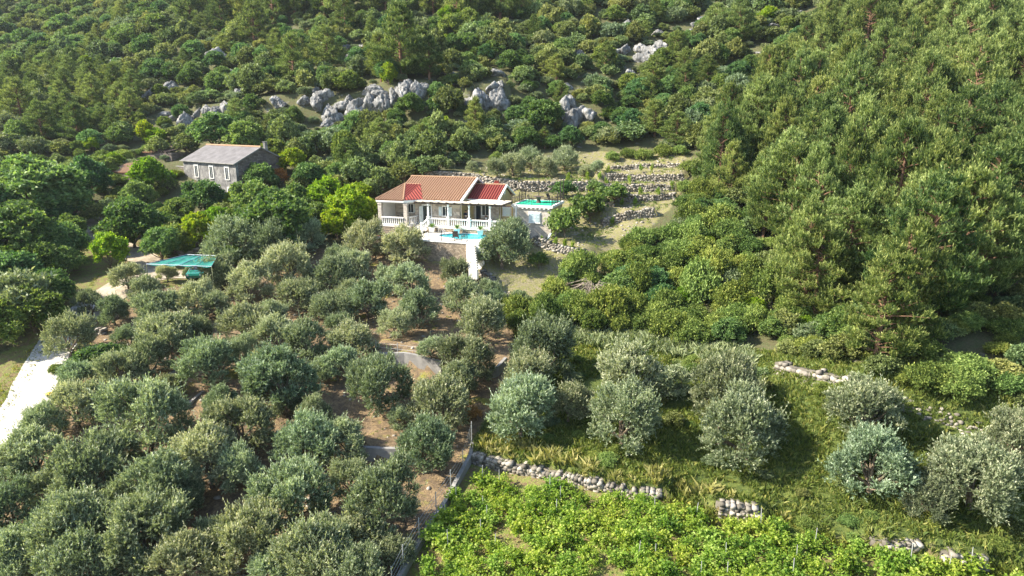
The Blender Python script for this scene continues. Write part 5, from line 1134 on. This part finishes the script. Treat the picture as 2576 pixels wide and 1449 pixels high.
# ------------------------------------------------------------------ filling of the slopes
def visible(x, y, margin=60, top=3):
    z = hz(x, y); px, py, d = proj((x, y, z + CAMZ + top * .6))
    if px < -margin or px > 2576 + margin or py < -margin - 20 or py > 1449 + margin or d < 5: return None
    return px, py, d
def inp(px, py, poly): return bool(inpoly(np.array([px]), np.array([py]), poly)[0])
def scatter(poly, spx, spy, Y0, Y1, X0=-150, X1=130, jit=.4):
    out = []; y = Y0; row = 0
    while y < Y1:
        x = X0 + (row % 2) * spx / 2
        while x < X1:
            xx = x + R.uniform(-jit, jit) * spx; yy = y + R.uniform(-jit, jit) * spy; z = hz(xx, yy); px, py, d = proj((xx, yy, z + CAMZ))
            if d > 5 and inp(px, py, poly): out.append((xx, yy, px, py, d))
            x += spx
        y += spy; row += 1
    return out
HILL = [(-120,520),(-120,-90),(1200,-90),(1900,-90),(2300,-90),(2300,-20),(2050,120),(1900,250),(1800,330),(1750,385),(1640,388),(1500,372),(1300,388),(1180,405),(1050,420),(960,470),(900,480),(760,440),(600,350),(420,360),(220,395),(130,400),(0,420)]
hits = scatter(HILL, 3.4, 3.7, 70, 345, -200)
PIN = [(0,170),(330,200),(380,330),(200,360),(0,380)]
def clear(x, y, r, lst, f): return all((x - a) ** 2 + (y - b) ** 2 > (f * (c + r)) ** 2 for a, b, c in lst)
SHR = []; EX = [(g0[0] - 3, g0[1] + 3, 8)]
for x, y, px, py, d in hits:
    r_ = R.random(); rad = R.uniform(1.5, 2.9)
    if R.random() < .06: continue
    if not clear(x, y, rad, ROCKS, .5) or not clear(x, y, rad, PLACED, .5) or not clear(x, y, rad, EX, .9): continue
    # bushes just below a rock would hide it
    if any(abs(x - a) < c + rad * .5 and 0 < b - y < c + rad * 2.2 for a, b, c in ROCKS):
        rad *= .5; r_ = min(r_, .7)
    if inp(px, py, PIN) and r_ < .55: k = 'pine'
    else: k = 'scrub' if r_ < .6 else 'sage' if r_ < .76 else 'broad' if r_ < .86 else 'pine' if r_ < .93 else 'lime' if r_ < .955 else 'scrub'
    SHR.append((x, y, rad, k, px, py, d))
PHR = {'scrub': ('dark green rounded scrub oak', 'scrub_bush', 'bush'), 'sage': ('grey-green low bush', 'scrub_bush', 'bush'), 'broad': ('fresh green leafy bush', 'leafy_bush', 'bush'), 'lime': ('yellow-green bush', 'leafy_bush', 'bush')}
bush = sorted([s for s in SHR if s[3] != 'pine'], key=lambda s: -s[2] / s[6])
BUSHSRC = {}
NBUSH = 285
for i, (x, y, rad, k, px, py, d) in enumerate(bush[:NBUSH]):
    ph, nm, cat = PHR[k]; e = plant(k, x, y, rad * (.85 if k in ('broad', 'lime') else 1.08), nm, None, R.uniform(.7, 1.4), False); e.scale.x *= R.uniform(.8, 1.25); BUSHSRC.setdefault(e.data.name, e)
    AUTO.append((e, ph, cat, 'bushes of the scrub slope', rad))
PALL = [(x, y, R.uniform(1.6, 2.6), d, R.uniform(.55, .8), 0) for x, y, rad, k, px, py, d in SHR if k == 'pine']
def gn_scatter(name, rows, srcs, label, cat):
    """one 'stuff' object: instances of existing bush meshes on points"""
    me = bpy.data.meshes.new(name); me.vertices.add(len(rows)); me.vertices.foreach_set('co', np.array([r[:3] for r in rows], np.float32).ravel())
    for nm, ty, vals in (('scl', 'FLOAT_VECTOR', [v for r in rows for v in r[3]]), ('rot', 'FLOAT', [r[4] for r in rows]), ('pick', 'INT', [r[5] % len(srcs) for r in rows])):
        a = me.attributes.new(nm, ty, 'POINT'); a.data.foreach_set('vector' if ty == 'FLOAT_VECTOR' else 'value', vals)
    o = bpy.data.objects.new(name, me); link(o); md = o.modifiers.new('scatter', 'NODES'); ng = bpy.data.node_groups.new(name, 'GeometryNodeTree'); md.node_group = ng
    ng.interface.new_socket('Geometry', in_out='INPUT', socket_type='NodeSocketGeometry'); ng.interface.new_socket('Geometry', in_out='OUTPUT', socket_type='NodeSocketGeometry')
    N = ng.nodes; gi = N.new('NodeGroupInput'); go = N.new('NodeGroupOutput'); iop = N.new('GeometryNodeInstanceOnPoints'); g2i = N.new('GeometryNodeGeometryToInstance')
    for s in srcs[::-1]:
        oi = N.new('GeometryNodeObjectInfo'); oi.inputs['Object'].default_value = s; oi.inputs['As Instance'].default_value = False; oi.transform_space = 'ORIGINAL'; ng.links.new(oi.outputs['Geometry'], g2i.inputs[0])
    def attr(nm, ty):
        a = N.new('GeometryNodeInputNamedAttribute'); a.data_type = ty; a.inputs['Name'].default_value = nm; return a
    ax = attr('rot', 'FLOAT'); cx_ = N.new('ShaderNodeCombineXYZ'); ng.links.new(ax.outputs['Attribute'], cx_.inputs[2])
    ng.links.new(gi.outputs[0], iop.inputs['Points']); ng.links.new(g2i.outputs[0], iop.inputs['Instance']); iop.inputs['Pick Instance'].default_value = True
    ng.links.new(attr('pick', 'INT').outputs['Attribute'], iop.inputs['Instance Index']); ng.links.new(cx_.outputs[0], iop.inputs['Rotation']); ng.links.new(attr('scl', 'FLOAT_VECTOR').outputs['Attribute'], iop.inputs['Scale'])
    ng.links.new(iop.outputs[0], go.inputs[0]); return tag(o, label, cat, kind='stuff')
rows = []
keep_src = list(BUSHSRC.values())
for x, y, rad, k, px, py, d in bush[NBUSH:]:
    s = rad / 2.4; rows.append((x, y, hz(x, y) + CAMZ - .08, (s * R.uniform(.9, 1.2), s * R.uniform(.9, 1.2), s * R.uniform(.8, 1.1)), R.uniform(0, 6.28), R.randrange(60)))
# low filler tufts of scrub between the bushes
for x, y, px, py, d in scatter(HILL, 2.7, 2.9, 70, 280, jit=.5):
    if clear(x, y, .4, ROCKS, .7) and R.random() < .8 and clear(x, y, 1, EX, .9):
        s = R.uniform(.4, .85); rows.append((x, y, hz(x, y) + CAMZ - .05, (s, s, s * .85), R.uniform(0, 6.28), R.randrange(60)))
SRCS = [s for s in keep_src if 'scrub' in s.data.name or 'sage' in s.data.name or 'broad' in s.data.name][:12]
gn_scatter('far_scrub', rows, SRCS, 'continuous far scrub and undergrowth covering the rocky slope', 'scrub')

GROVE = [(0,1130),(120,1010),(230,880),(420,720),(600,640),(900,640),(1010,690),(1150,690),(1230,700),(1270,800),(1250,900),(1180,1000),(1165,1130),(1120,1200),(1060,1300),(1000,1400),(980,1470),(-60,1470),(-60,1200)]
nf = 0
for x, y, px, py, d in scatter(GROVE, 3.3, 3.5, 24, 95, -60, 5, .35):
    if clear(x, y, 1.9, PLACED, .66) and not inp(px, py, [(930,840),(1120,850),(1130,960),(940,930)]):
        rr0 = R.uniform(1.5, 2.2); e = plant('olive', x, y, rr0, 'olive_tree'); PLACED.append((x, y, rr0)); nf += 1; AUTO.append((e, 'silvery olive tree', 'olive tree', 'olive trees of the grove and terraces', rr0))
print('fill olives', nf)
PINE = [(1765,425),(1850,345),(1930,265),(2050,130),(2150,-90),(2950,-120),(2950,950),(2640,765),(2420,800),(2300,905),(2150,860),(2030,820),(1950,700),(1880,600),(1800,520)]
pts = scatter(PINE, 4.7, 4.9, 36, 190, -20, 150)
pines = []
for x, y, px, py, d in pts:
    edge_ = inp(px - 60, py + 30, PINE); rad = R.uniform(2.4, 3.9) * (1 if edge_ else .9)
    if px > 2780: continue
    pines.append((x, y, rad, d))
pines.sort(key=lambda s: s[3]); print('pines', len(pines))
PALL += [(x, y, rad, d, R.uniform(.78, 1.12), 1) for x, y, rad, d in pines]
PALL.sort(key=lambda t: -t[2] / t[3])
PS = {}
for x, y, rad, d, hs, wd_ in PALL[:238]:
    e = plant('pine', x, y, rad, 'pine_tree', None, hs); PS.setdefault(e.children[0].data.name, e.children[0])
    AUTO.append((e, 'tall pine of right wood', 'pine tree', 'pines of the right-hand wood', rad) if wd_ else (e, 'dark pine on the slope', 'pine tree', 'pines scattered over the scrub slope', 2))
gn_scatter('far_pines', [(x, y, hz(x, y) + CAMZ - .1, (rad / 2.9, rad / 2.9, rad / 2.9 * hs), R.uniform(0, 6.28), R.randrange(60)) for x, y, rad, d, hs, w_ in PALL[238:]], list(PS.values()), 'far continuous pine wood climbing the upper slope', 'pine wood')
for cx, cy, wp in [(2050,700,170),(2200,800,190),(2260,600,170),(2160,560,150),(1900,330,150),(1960,480,170),(2380,520,170),(2310,680,260),(2390,620,250),(2470,540,230)]:
    put('pine', cx, cy, wp, 'pine_tree', 'tall pine of right wood', 'pine tree', 'pines of the right-hand wood', .6, .8)
THK = [(1285,850),(1295,770),(1390,745),(1440,710),(1480,680),(1510,655),(1600,625),(1690,580),(1750,500),(1770,430),(1800,450),(1850,620),(1950,740),(2060,830),(2200,880),(1900,890),(1750,870),(1450,835)]
tk = scatter(THK, 2.1, 2.3, 40, 120, -5, 50)
for x, y, px, py, d in tk:
    r_ = R.random()
    if r_ < .72: e = plant('bramble', x, y, R.uniform(1.2, 2.1), 'bramble_bush', None, R.uniform(.8, 1.9), False); AUTO.append((e, 'bushy green thicket bramble', 'bush', 'thicket between lawn and pine wood', 1.5))
    elif r_ < .84: e = plant('broad', x, y, R.uniform(1.3, 2.2), 'leafy_bush', None, R.uniform(.7, 1), False); AUTO.append((e, 'taller leafy thicket bush', 'bush', 'thicket between lawn and pine wood', 2))
    elif r_ < .92: e = plant('sage', x, y, R.uniform(1.2, 1.8), 'pale_bush', None, 1, False); AUTO.append((e, 'pale green bush of the thicket', 'bush', 'thicket between lawn and pine wood', 1.4))
    elif r_ < .96: e = plant('lime', x, y, R.uniform(1.0, 1.5), 'leafy_bush', None, .8, False); AUTO.append((e, 'yellow-green bush of the thicket', 'bush', 'thicket between lawn and pine wood', 1.2))
print('thicket', len(tk), 'hill', len(SHR), 'bush', len(bush))
# small bushes lining the terraces' upper side
for cx, cy, wp in [(1540,392,42),(1580,385,42),(1620,388,50),(1665,378,50),(1710,378,40),(1735,420,50),(1725,470,50),(1745,510,70),(1250,395,40),(1530,650,70),(1590,625,60),(1660,590,60),(1800,560,110),(1860,600,90),(1900,540,90)]:
    put('bramble', cx, cy, wp, 'bramble_bush', 'soft green terrace bush', 'bush', 'bushes around the vine terraces', .3, 1.1, False)
UP = [(1850,420),(2100,380),(2400,500),(2640,560),(2640,780),(2420,860),(2200,890),(2040,850),(1940,740),(1850,620),(1780,500)]
for x, y, px, py, d in scatter(UP, 2.9, 3.0, 40, 120, 5, 70, .5):
    if R.random() < .85: k = R.choice(['scrub', 'bramble', 'scrub']); e = plant(k, x, y, R.uniform(1.0, 1.9), 'understorey_bush', None, R.uniform(.6, 1.1), False); AUTO.append((e, 'understorey bush', 'bush', 'bushes under the pines of the right wood', 1))
# herbs and small bushes under the lower right olives and along the wood edge
for x, y, px, py, d in scatter([(1660,1262),(1790,1290),(1910,1305),(2180,1365),(2310,1388),(2360,1405),(2470,1425),(2560,1440),(2560,1470),(2200,1405),(1900,1335),(1660,1285)], 1.3, 1.3, 26, 50, 0, 35, .5):
    if all(abs(px - c_) > 70 for c_ in (1850, 2243, 2414)): e = plant('bramble', x, y, R.uniform(.4, .8), 'herb_clump', None, R.uniform(.6, 1.1), False); AUTO.append((e, 'green herb clump', 'herb clump', 'herb clumps under the lower right olives', 1))
HB = [(1200,1100),(1300,980),(1450,900),(1750,905),(2000,930),(2300,960),(2640,1080),(2640,1420),(2450,1390),(2200,1350),(1950,1290),(1700,1225),(1450,1165)]
for x, y, px, py, d in scatter(HB, 1.9, 2.0, 26, 62, -6, 42, .5):
    if R.random() < .6 and noise.noise(Vector((x * .2, y * .2, 8))) > -.2:
        k = R.choice(['bramble', 'bramble', 'sage', 'scrub']); e = plant(k, x, y, R.uniform(.4, .95), 'herb_clump', None, R.uniform(.5, 1.1), False); AUTO.append((e, {'bramble': 'green herb clump', 'sage': 'pale herb clump', 'scrub': 'dark herb clump'}[k], 'herb clump', 'herb clumps under the lower right olives', 1))
WE = [(1940,800),(2150,850),(2300,890),(2420,790),(2640,740),(2640,1060),(2400,1000),(2200,940),(2050,905),(1930,880)]
for x, y, px, py, d in scatter(WE, 1.6, 1.7, 30, 70, 10, 45, .5):
    if R.random() < .85: e = plant(R.choice(['bramble', 'scrub']), x, y, R.uniform(.8, 1.6), 'wood_edge_bush', None, R.uniform(.7, 1.2), False); AUTO.append((e, 'bush of the wood edge', 'bush', 'bushes along the lower edge of the pine wood', 1))
LFT = [(-60,430),(130,400),(420,365),(440,400),(440,470),(600,520),(640,600),(520,650),(440,625),(330,600),(240,590),(150,700),(60,850),(-80,900)]
for x, y, px, py, d in scatter(LFT, 2.6, 2.8, 60, 125, -95, -25, .5):
    if R.random() < .92 and not inp(px, py, [(200,600),(240,500),(250,640),(500,660),(560,720),(330,760),(200,740)]) and clear(x, y, 1.2, EX, .95) and clear(x, y, .3, PLACED[:-1], .25):
        k = R.choice(['bramble', 'broad', 'scrub', 'bramble', 'sage']); e = plant(k, x, y, R.uniform(.8, 1.7), 'undergrowth_bush', None, R.uniform(.7, 1.2), False); AUTO.append((e, {'bramble': 'soft green undergrowth bush', 'broad': 'leafy undergrowth bush', 'scrub': 'dark undergrowth bush', 'sage': 'pale undergrowth bush'}[k], 'bush', 'undergrowth among the left trees', 1))
# bare dead tree in the thicket
q = at(1492, 770); mb = MB()
for k in range(70):
    a = R.uniform(0, 6.28); el = R.uniform(.1, 1.1); L = R.uniform(1.2, 2.8); p1 = Vector((math.cos(a) * L * .5 * math.cos(el), math.sin(a) * L * .5 * math.cos(el), 1.6 + L * .5 * math.sin(el))); p2 = Vector((math.cos(a + R.uniform(-.4, .4)) * L, math.sin(a) * L, 1.9 + L * .4 * math.sin(el) - R.uniform(.2, 1.2)))
    mb.tube([(0, 0, R.uniform(.8, 1.6)), p1, p2], [.035, .022, .008], 4)
mb.tube([(0, 0, -.3), (.1, 0, .8), (0, 0, 1.7)], [.12, .09, .05], 7)
o = mb.build('dead_tree', M['twig'], None, W3(q)); tag(o, 'bare grey dead tree with drooping twigs in the green thicket', 'dead tree')

# ------------------------------------------------------------------ vineyard
VP_ = [(1195,1212),(1330,1222),(1480,1255),(1640,1280),(1800,1322),(1990,1352),(2200,1402),(2400,1440),(2560,1460),(2600,1560),(960,1560),(1050,1449),(1115,1335),(1152,1250)]
vs = scatter(VP_, 1.15, 1.25, 24, 50, -15, 35, jit=.2); print('vines', len(vs))
vs = sorted(vs, key=lambda s: s[4])[:290]
for x, y, px, py, d in vs:
    if noise.noise(Vector((x * .5, y * .5, 4))) < -.42: continue
    v = VN[R.randrange(6)]; e = empty('grapevine', ground(x, y), R.uniform(0, 6.28)); s = R.uniform(.85, 1.25); e.scale = (s, s, s * R.uniform(.65, .9))
    for nm, me in zip(('foliage', 'stem', 'stake'), v):
        if nm == 'stake' and R.random() < .75: continue
        o = bpy.data.objects.new(nm, me); link(o, e)
    AUTO.append((e, 'yellow-green grapevine', 'grapevine', 'grapevines of the vineyard', .6))
# young vines on the terraces: slim upright climbers on stakes
for cx, cy in [(1430,440+8),(1457,462),(1478,445),(1583,455),(1525,460),(1550,470),(1612,425),(1640,424),(1563,512),(1598,510),(1610,485),(1655,486),(1690,470),(1530,430),(1508,445),(1110+250,610),(1397,615),(1421,618),(1440,625),(1590,540),(1500,530),(1470,535),(1540,560)]:
    q = at(cx, cy + 8); v = VN[R.randrange(6)]; e = empty('young_vine', W3(q), R.uniform(0, 6.28)); e.scale = (.42, .42, .95)
    for nm, me in zip(('foliage', 'stem', 'stake'), v): o = bpy.data.objects.new(nm, me); link(o, e)
    AUTO.append((e, 'slim young vine on a stake', 'young vine', 'young vines on the terraces', .4))

# ------------------------------------------------------------------ grasses (uncountable)
def tufts(name, rows, mat, label, nb, L, Wd):
    V = []; n = len(rows) * nb; rng = NR
    X = np.repeat(np.array([r[:3] for r in rows]), nb, 0); S = np.repeat(np.array([r[3] for r in rows]), nb)
    X[:, :2] += rng.normal(size=(n, 2)) * .13 * S[:, None]; D = unit(np.c_[rng.normal(size=(n, 2)) * .38, np.ones(n)])
    Lf = L * S * rng.uniform(.6, 1.3, n); s = unit(np.cross(D, unit(rng.normal(size=(n, 3))))) * (Wd * S)[:, None]
    tip = X + D * Lf[:, None]; tip[:, :2] += rng.normal(size=(n, 2)) * .2 * Lf[:, None]; tip[:, 2] -= .1 * Lf
    mid = X + D * (Lf * .55)[:, None]
    Vv = np.stack([X - s * .5, X + s * .5, mid + s * .6, tip, mid - s * .6], 1).reshape(-1, 3)
    b = np.arange(n)[:, None] * 5; Fq = np.r_[b + [0, 1, 2, 4]]; Ft = np.c_[b + 4, b + 2, b + 3, b + 3]
    # second face as a degenerate-free quad: use the tip twice is invalid, so split the blade in a kite
    Vv2 = np.stack([X - s * .4, X + s * .4, mid + s * .5, tip], 1).reshape(-1, 3); b = np.arange(n)[:, None] * 4
    me = npmesh(name, Vv2, b + [0, 1, 2, 3], mat, np.clip(rng.normal(size=n) * .2 + .5, 0, 1)); o = bpy.data.objects.new(name, me); link(o); tag(o, label, 'grass', kind='stuff')
def gscatter(poly, sp, Y0, Y1, X0, X1, sc=(.7, 1.3), prob=1.0, patch=0):
    out = []
    for x, y, px, py, d in scatter(poly, sp, sp, Y0, Y1, X0, X1, .5):
        if R.random() > prob: continue
        if patch and noise.noise(Vector((x * .25, y * .25, 3))) < patch - .5: continue
        out.append((x, y, hz(x, y) + CAMZ - .03, R.uniform(*sc)))
    return out
GR = [(1190,1120),(1295,950),(1290,840),(1450,825),(1750,880),(2250,890),(2640,960),(2640,1440),(2450,1430),(2200,1370),(1800,1300),(1640,1245),(1190,1150)]
tufts('weeds', gscatter(GR, .33, 26, 62, -6, 42, (.5, 1.3), .92, .12), M['grass'], 'green weeds and grass under the lower right olives', 26, .38, .018)
strip = [(1195,1140),(1350,1165),(1480,1200),(1650,1235),(1800,1270),(1990,1320),(2200,1365),(2190,1330),(2000,1270),(1850,1205),(1650,1180),(1480,1140),(1350,1120),(1200,1100)]
tufts('stub_grass', gscatter([(1640,1250),(1800,1285),(2000,1325),(2200,1370),(2450,1410),(2600,1440),(2600,1480),(2400,1450),(2200,1410),(1990,1365),(1800,1330),(1640,1290)], .3, 24, 62, -6, 42, (.6, 1.3), .9), M['grass'], 'weeds between the wall stubs and the vineyard', 26, .4, .018)
tufts('tall_dry_grass', gscatter(strip, .5, 26, 62, -6, 42, (.8, 1.6), .6, .45), M['straw'], 'tall dry yellow grass along the vineyard wall', 34, .5, .014)
pale = [(1440,835),(1700,845),(1900,890),(1880,930),(1650,890),(1450,870)]
tufts('pale_grass', gscatter(pale, .4, 26, 80, -6, 42, (.8, 1.6), .85), M['sage'], 'pale green tall grass at the foot of the thicket', 34, .6, .016)
tufts('vineyard_weeds', gscatter(VP_, .6, 26, 50, -10, 35, (.4, .9), .5, .4), M['grass'], 'low weeds between the vines', 10, .3, .03)
GV = [(100,1080),(200,900),(330,740),(560,650),(1060,650),(1290,690),(1290,900),(1180,1160),(1000,1460),(0,1460),(0,1160)]
tufts('grove_weeds', gscatter(GV, .8, 24, 95, -50, 6, (.4, 1.0), .7, .72), M['grass'], 'patchy weeds in the brown soil of the olive grove', 12, .3, .035)
LW_ = [(1215,690),(1290,650),(1400,650),(1480,680),(1420,740),(1300,770)]
tufts('lawn', gscatter(LW_, .35, 50, 90, -6, 14, (.4, .7), .8), M['straw'], 'yellowish lawn grass around the small fruit tree', 10, .2, .035)
TR_ = [(1180,425),(1500,390),(1740,395),(1730,470),(1640,560),(1480,640),(1340,620),(1450,500),(1250,470)]
tufts('terrace_weeds', gscatter(TR_, .6, 70, 125, -12, 32, (.5, 1.3), .6, .5), M['grass'], 'green weeds on the terraces', 18, .34, .022)
tufts('terrace_grass', gscatter(TR_, .6, 70, 125, -12, 32, (.5, 1.0), .5, .5), M['straw'], 'dry golden grass on the terraces', 10, .25, .04)
RD = [(-40,1000),(30,930),(100,850),(180,760),(250,690),(190,800),(110,900),(20,1050),(-60,1200)]
tufts('verge_grass', gscatter(RD, .4, 38, 80, -60, -30, (.5, 1.0), .8), M['grass'], 'grass verge on the left of the road', 12, .3, .035)
RV2 = [(100,1040),(150,930),(200,920),(330,880),(300,940),(200,960),(130,1080)]
tufts('roadside_grass', gscatter(RV2, .4, 38, 80, -60, -20, (.5, 1.0), .7), M['grass'], 'bright grass bank on the right of the road', 12, .3, .035)
q = at(130, 1000); m2 = MB()
for i in range(120): p = Vector((R.gauss(0, .22), R.gauss(0, .18), .25 + R.random() * .15)); s = .05; m2.add([p + Vector((-s, 0, 0)), p + Vector((0, -s, .02)), p + Vector((s, 0, 0)), p + Vector((0, s, .03))], [(0, 1, 2, 3)])
pm = plain('yellow_petal', (.75, .5, .02), .6, .15, 9); e = empty('flower_clump', W3(q), 0, 'round clump of yellow flowers at the right edge of the road', 'flowers'); m2.build('blossom', pm, e); o = bpy.data.objects.new('foliage', CR['bramble'][0][0]); link(o, e); o.scale = (.16, .16, .16)

# loose stones lying about
def stones(poly, sp, Y0, Y1, X0, X1, name, label, prob=.5):
    rng = NR; rows = [(x, y) for x, y, px, py, d in scatter(poly, sp, sp, Y0, Y1, X0, X1, .5) if R.random() < prob]
    n = len(rows); X = np.array([(x, y, hz(x, y) + CAMZ) for x, y in rows]); sz = rng.uniform(.05, .2, n) ** 1.0
    B = JV[None] * (1 + rng.normal(size=(n, len(JV), 1)) * .12) * (sz[:, None, None] * np.stack([rng.uniform(.8, 1.5, n), rng.uniform(.8, 1.3, n), rng.uniform(.5, .9, n)], -1)[:, None]); V = (B + X[:, None]).reshape(-1, 3)
    Fq = (JF[None] + (np.arange(n) * len(JV))[:, None, None]).reshape(-1, 3); me = npmesh(name, V, Fq, M['drystone'], np.repeat(rng.random(n), len(JF))); o = bpy.data.objects.new(name, me); link(o); tag(o, label, 'stones', kind='stuff')
stones(TR_, .55, 70, 125, -12, 32, 'loose_stones', 'loose stones scattered over the dry terraces', .3)
stones([(1950,905),(2150,950),(2350,1020),(2600,1090),(2600,1160),(2350,1070),(2150,995),(1940,945)], .3, 36, 60, 10, 45, 'rubble_strip', 'strip of loose rubble along the foot of the pine wood', .75)
stones([(1245,720),(1300,740),(1330,770),(1290,800),(1250,770)], .3, 50, 80, -6, 10, 'rubble_pile', 'loose rubble below the path corner wall', .8)
stones(GROVE, .9, 24, 95, -50, 6, 'grove_stones', 'small stones in the grove soil', .4)
# ------------------------------------------------------------------ labels: what it is, and where it stands next to things one can find
LM = [('the red-roofed villa',1130,500),('the grey-roofed stone house',570,430),('the green net carport',450,655),('the green roof terrace',1370,510),('the swimming pool',1160,600),('the big domed tree at left edge',100,440),('the grove\'s concrete wall',1030,910),('where boundary and vineyard walls meet',1185,1140),('the bottom left corner',60,1400),('the boundary wall\'s lower end',1010,1430),('the sunlit road bend',90,980),('the white garden steps',1195,640),('the lawn with the young tree',1330,700),('the bare dead tree',1490,720),('the terrace stone walls',1600,470),('the long grey cliff',950,250),('the pale slab rock',1450,270),('the top left corner',50,30),('the lone boulder up left',545,130),('the top right corner',2520,40),('the right edge\'s middle',2540,500),('the lowest pine',2200,850),('the bottom right corner',2520,1400),('the wall stub amid dry grass',1850,1265),('the pale wall below the pines',2050,930),('the middle of the vineyard',1500,1380),('the vivid green tree up centre',1132,55),('the rocks up right of centre',1780,60),('the tall pine group above the cliff',1010,100),('the small rust-orange tree',705,448),('the vivid green bush below the cliff',1120,308),('the fig tree by the road',255,892),('the left edge\'s upper third',40,280),('the vineyard\'s top left corner',1215,1215),('the photo\'s bottom edge centre',1290,1440)]
ORD = ['nearest','second','third','fourth','fifth','sixth','seventh','eighth','ninth','tenth','eleventh','twelfth','thirteenth','fourteenth','fifteenth','sixteenth','seventeenth','eighteenth','nineteenth','twentieth','21st','22nd','23rd','24th','25th','26th','27th','28th','29th','30th','31st','32nd','33rd','34th','35th','36th','37th','38th','39th','40th']
def dirw(dx, dy):
    a = math.degrees(math.atan2(-dy, dx)) % 360
    return ['right of','above right of','above','above left of','left of','below left of','below','below right of'][int(((a + 22.5) % 360) // 45)]
G_ = {}
for o, ph, cat, grp, rad in AUTO:
    px, py, d = proj((o.location.x, o.location.y, o.location.z + rad * .7)); best = sorted((math.hypot(px - lx, (py - ly) * 1.2), nm, lx, ly) for nm, lx, ly in LM)[0]
    G_.setdefault((ph, best[1], dirw(px - best[2], py - best[3])), []).append((best[0], o)); o['_r'] = rad
    tag(o, None, cat, grp)
worst = 0
for (ph, nm, dr), lst in G_.items():
    lst.sort(key=lambda t: t[0]); worst = max(worst, len(lst))
    for i, (ds, o) in enumerate(lst):
        if len(lst) == 1: o['label'] = f'{ph}, {dr} {nm}'
        else: o['label'] = f'{ph}, {ORD[min(i, 39)]} {dr} {nm}'
        del o['_r']
print('label groups', len(G_), 'worst', worst, 'objects', len(bpy.data.objects))

# ------------------------------------------------------------------ the hazy air: one closed box round everything
mb = MB(); mb.box(-700, 700, -300, 800, CAMZ - 75, CAMZ + 110)
m = bpy.data.materials.new('haze_air'); m.use_nodes = True; t = m.node_tree; t.nodes.remove(t.nodes['Principled BSDF'])
pv = t.nodes.new('ShaderNodeVolumePrincipled'); pv.inputs['Color'].default_value = (.86, .93, 1, 1); pv.inputs['Density'].default_value = .00012; pv.inputs['Anisotropy'].default_value = .35
t.links.new(pv.outputs[0], t.nodes['Material Output'].inputs['Volume'])
o = mb.build('haze', m); tag(o, 'thin bluish haze in the air', 'haze', kind='stuff')
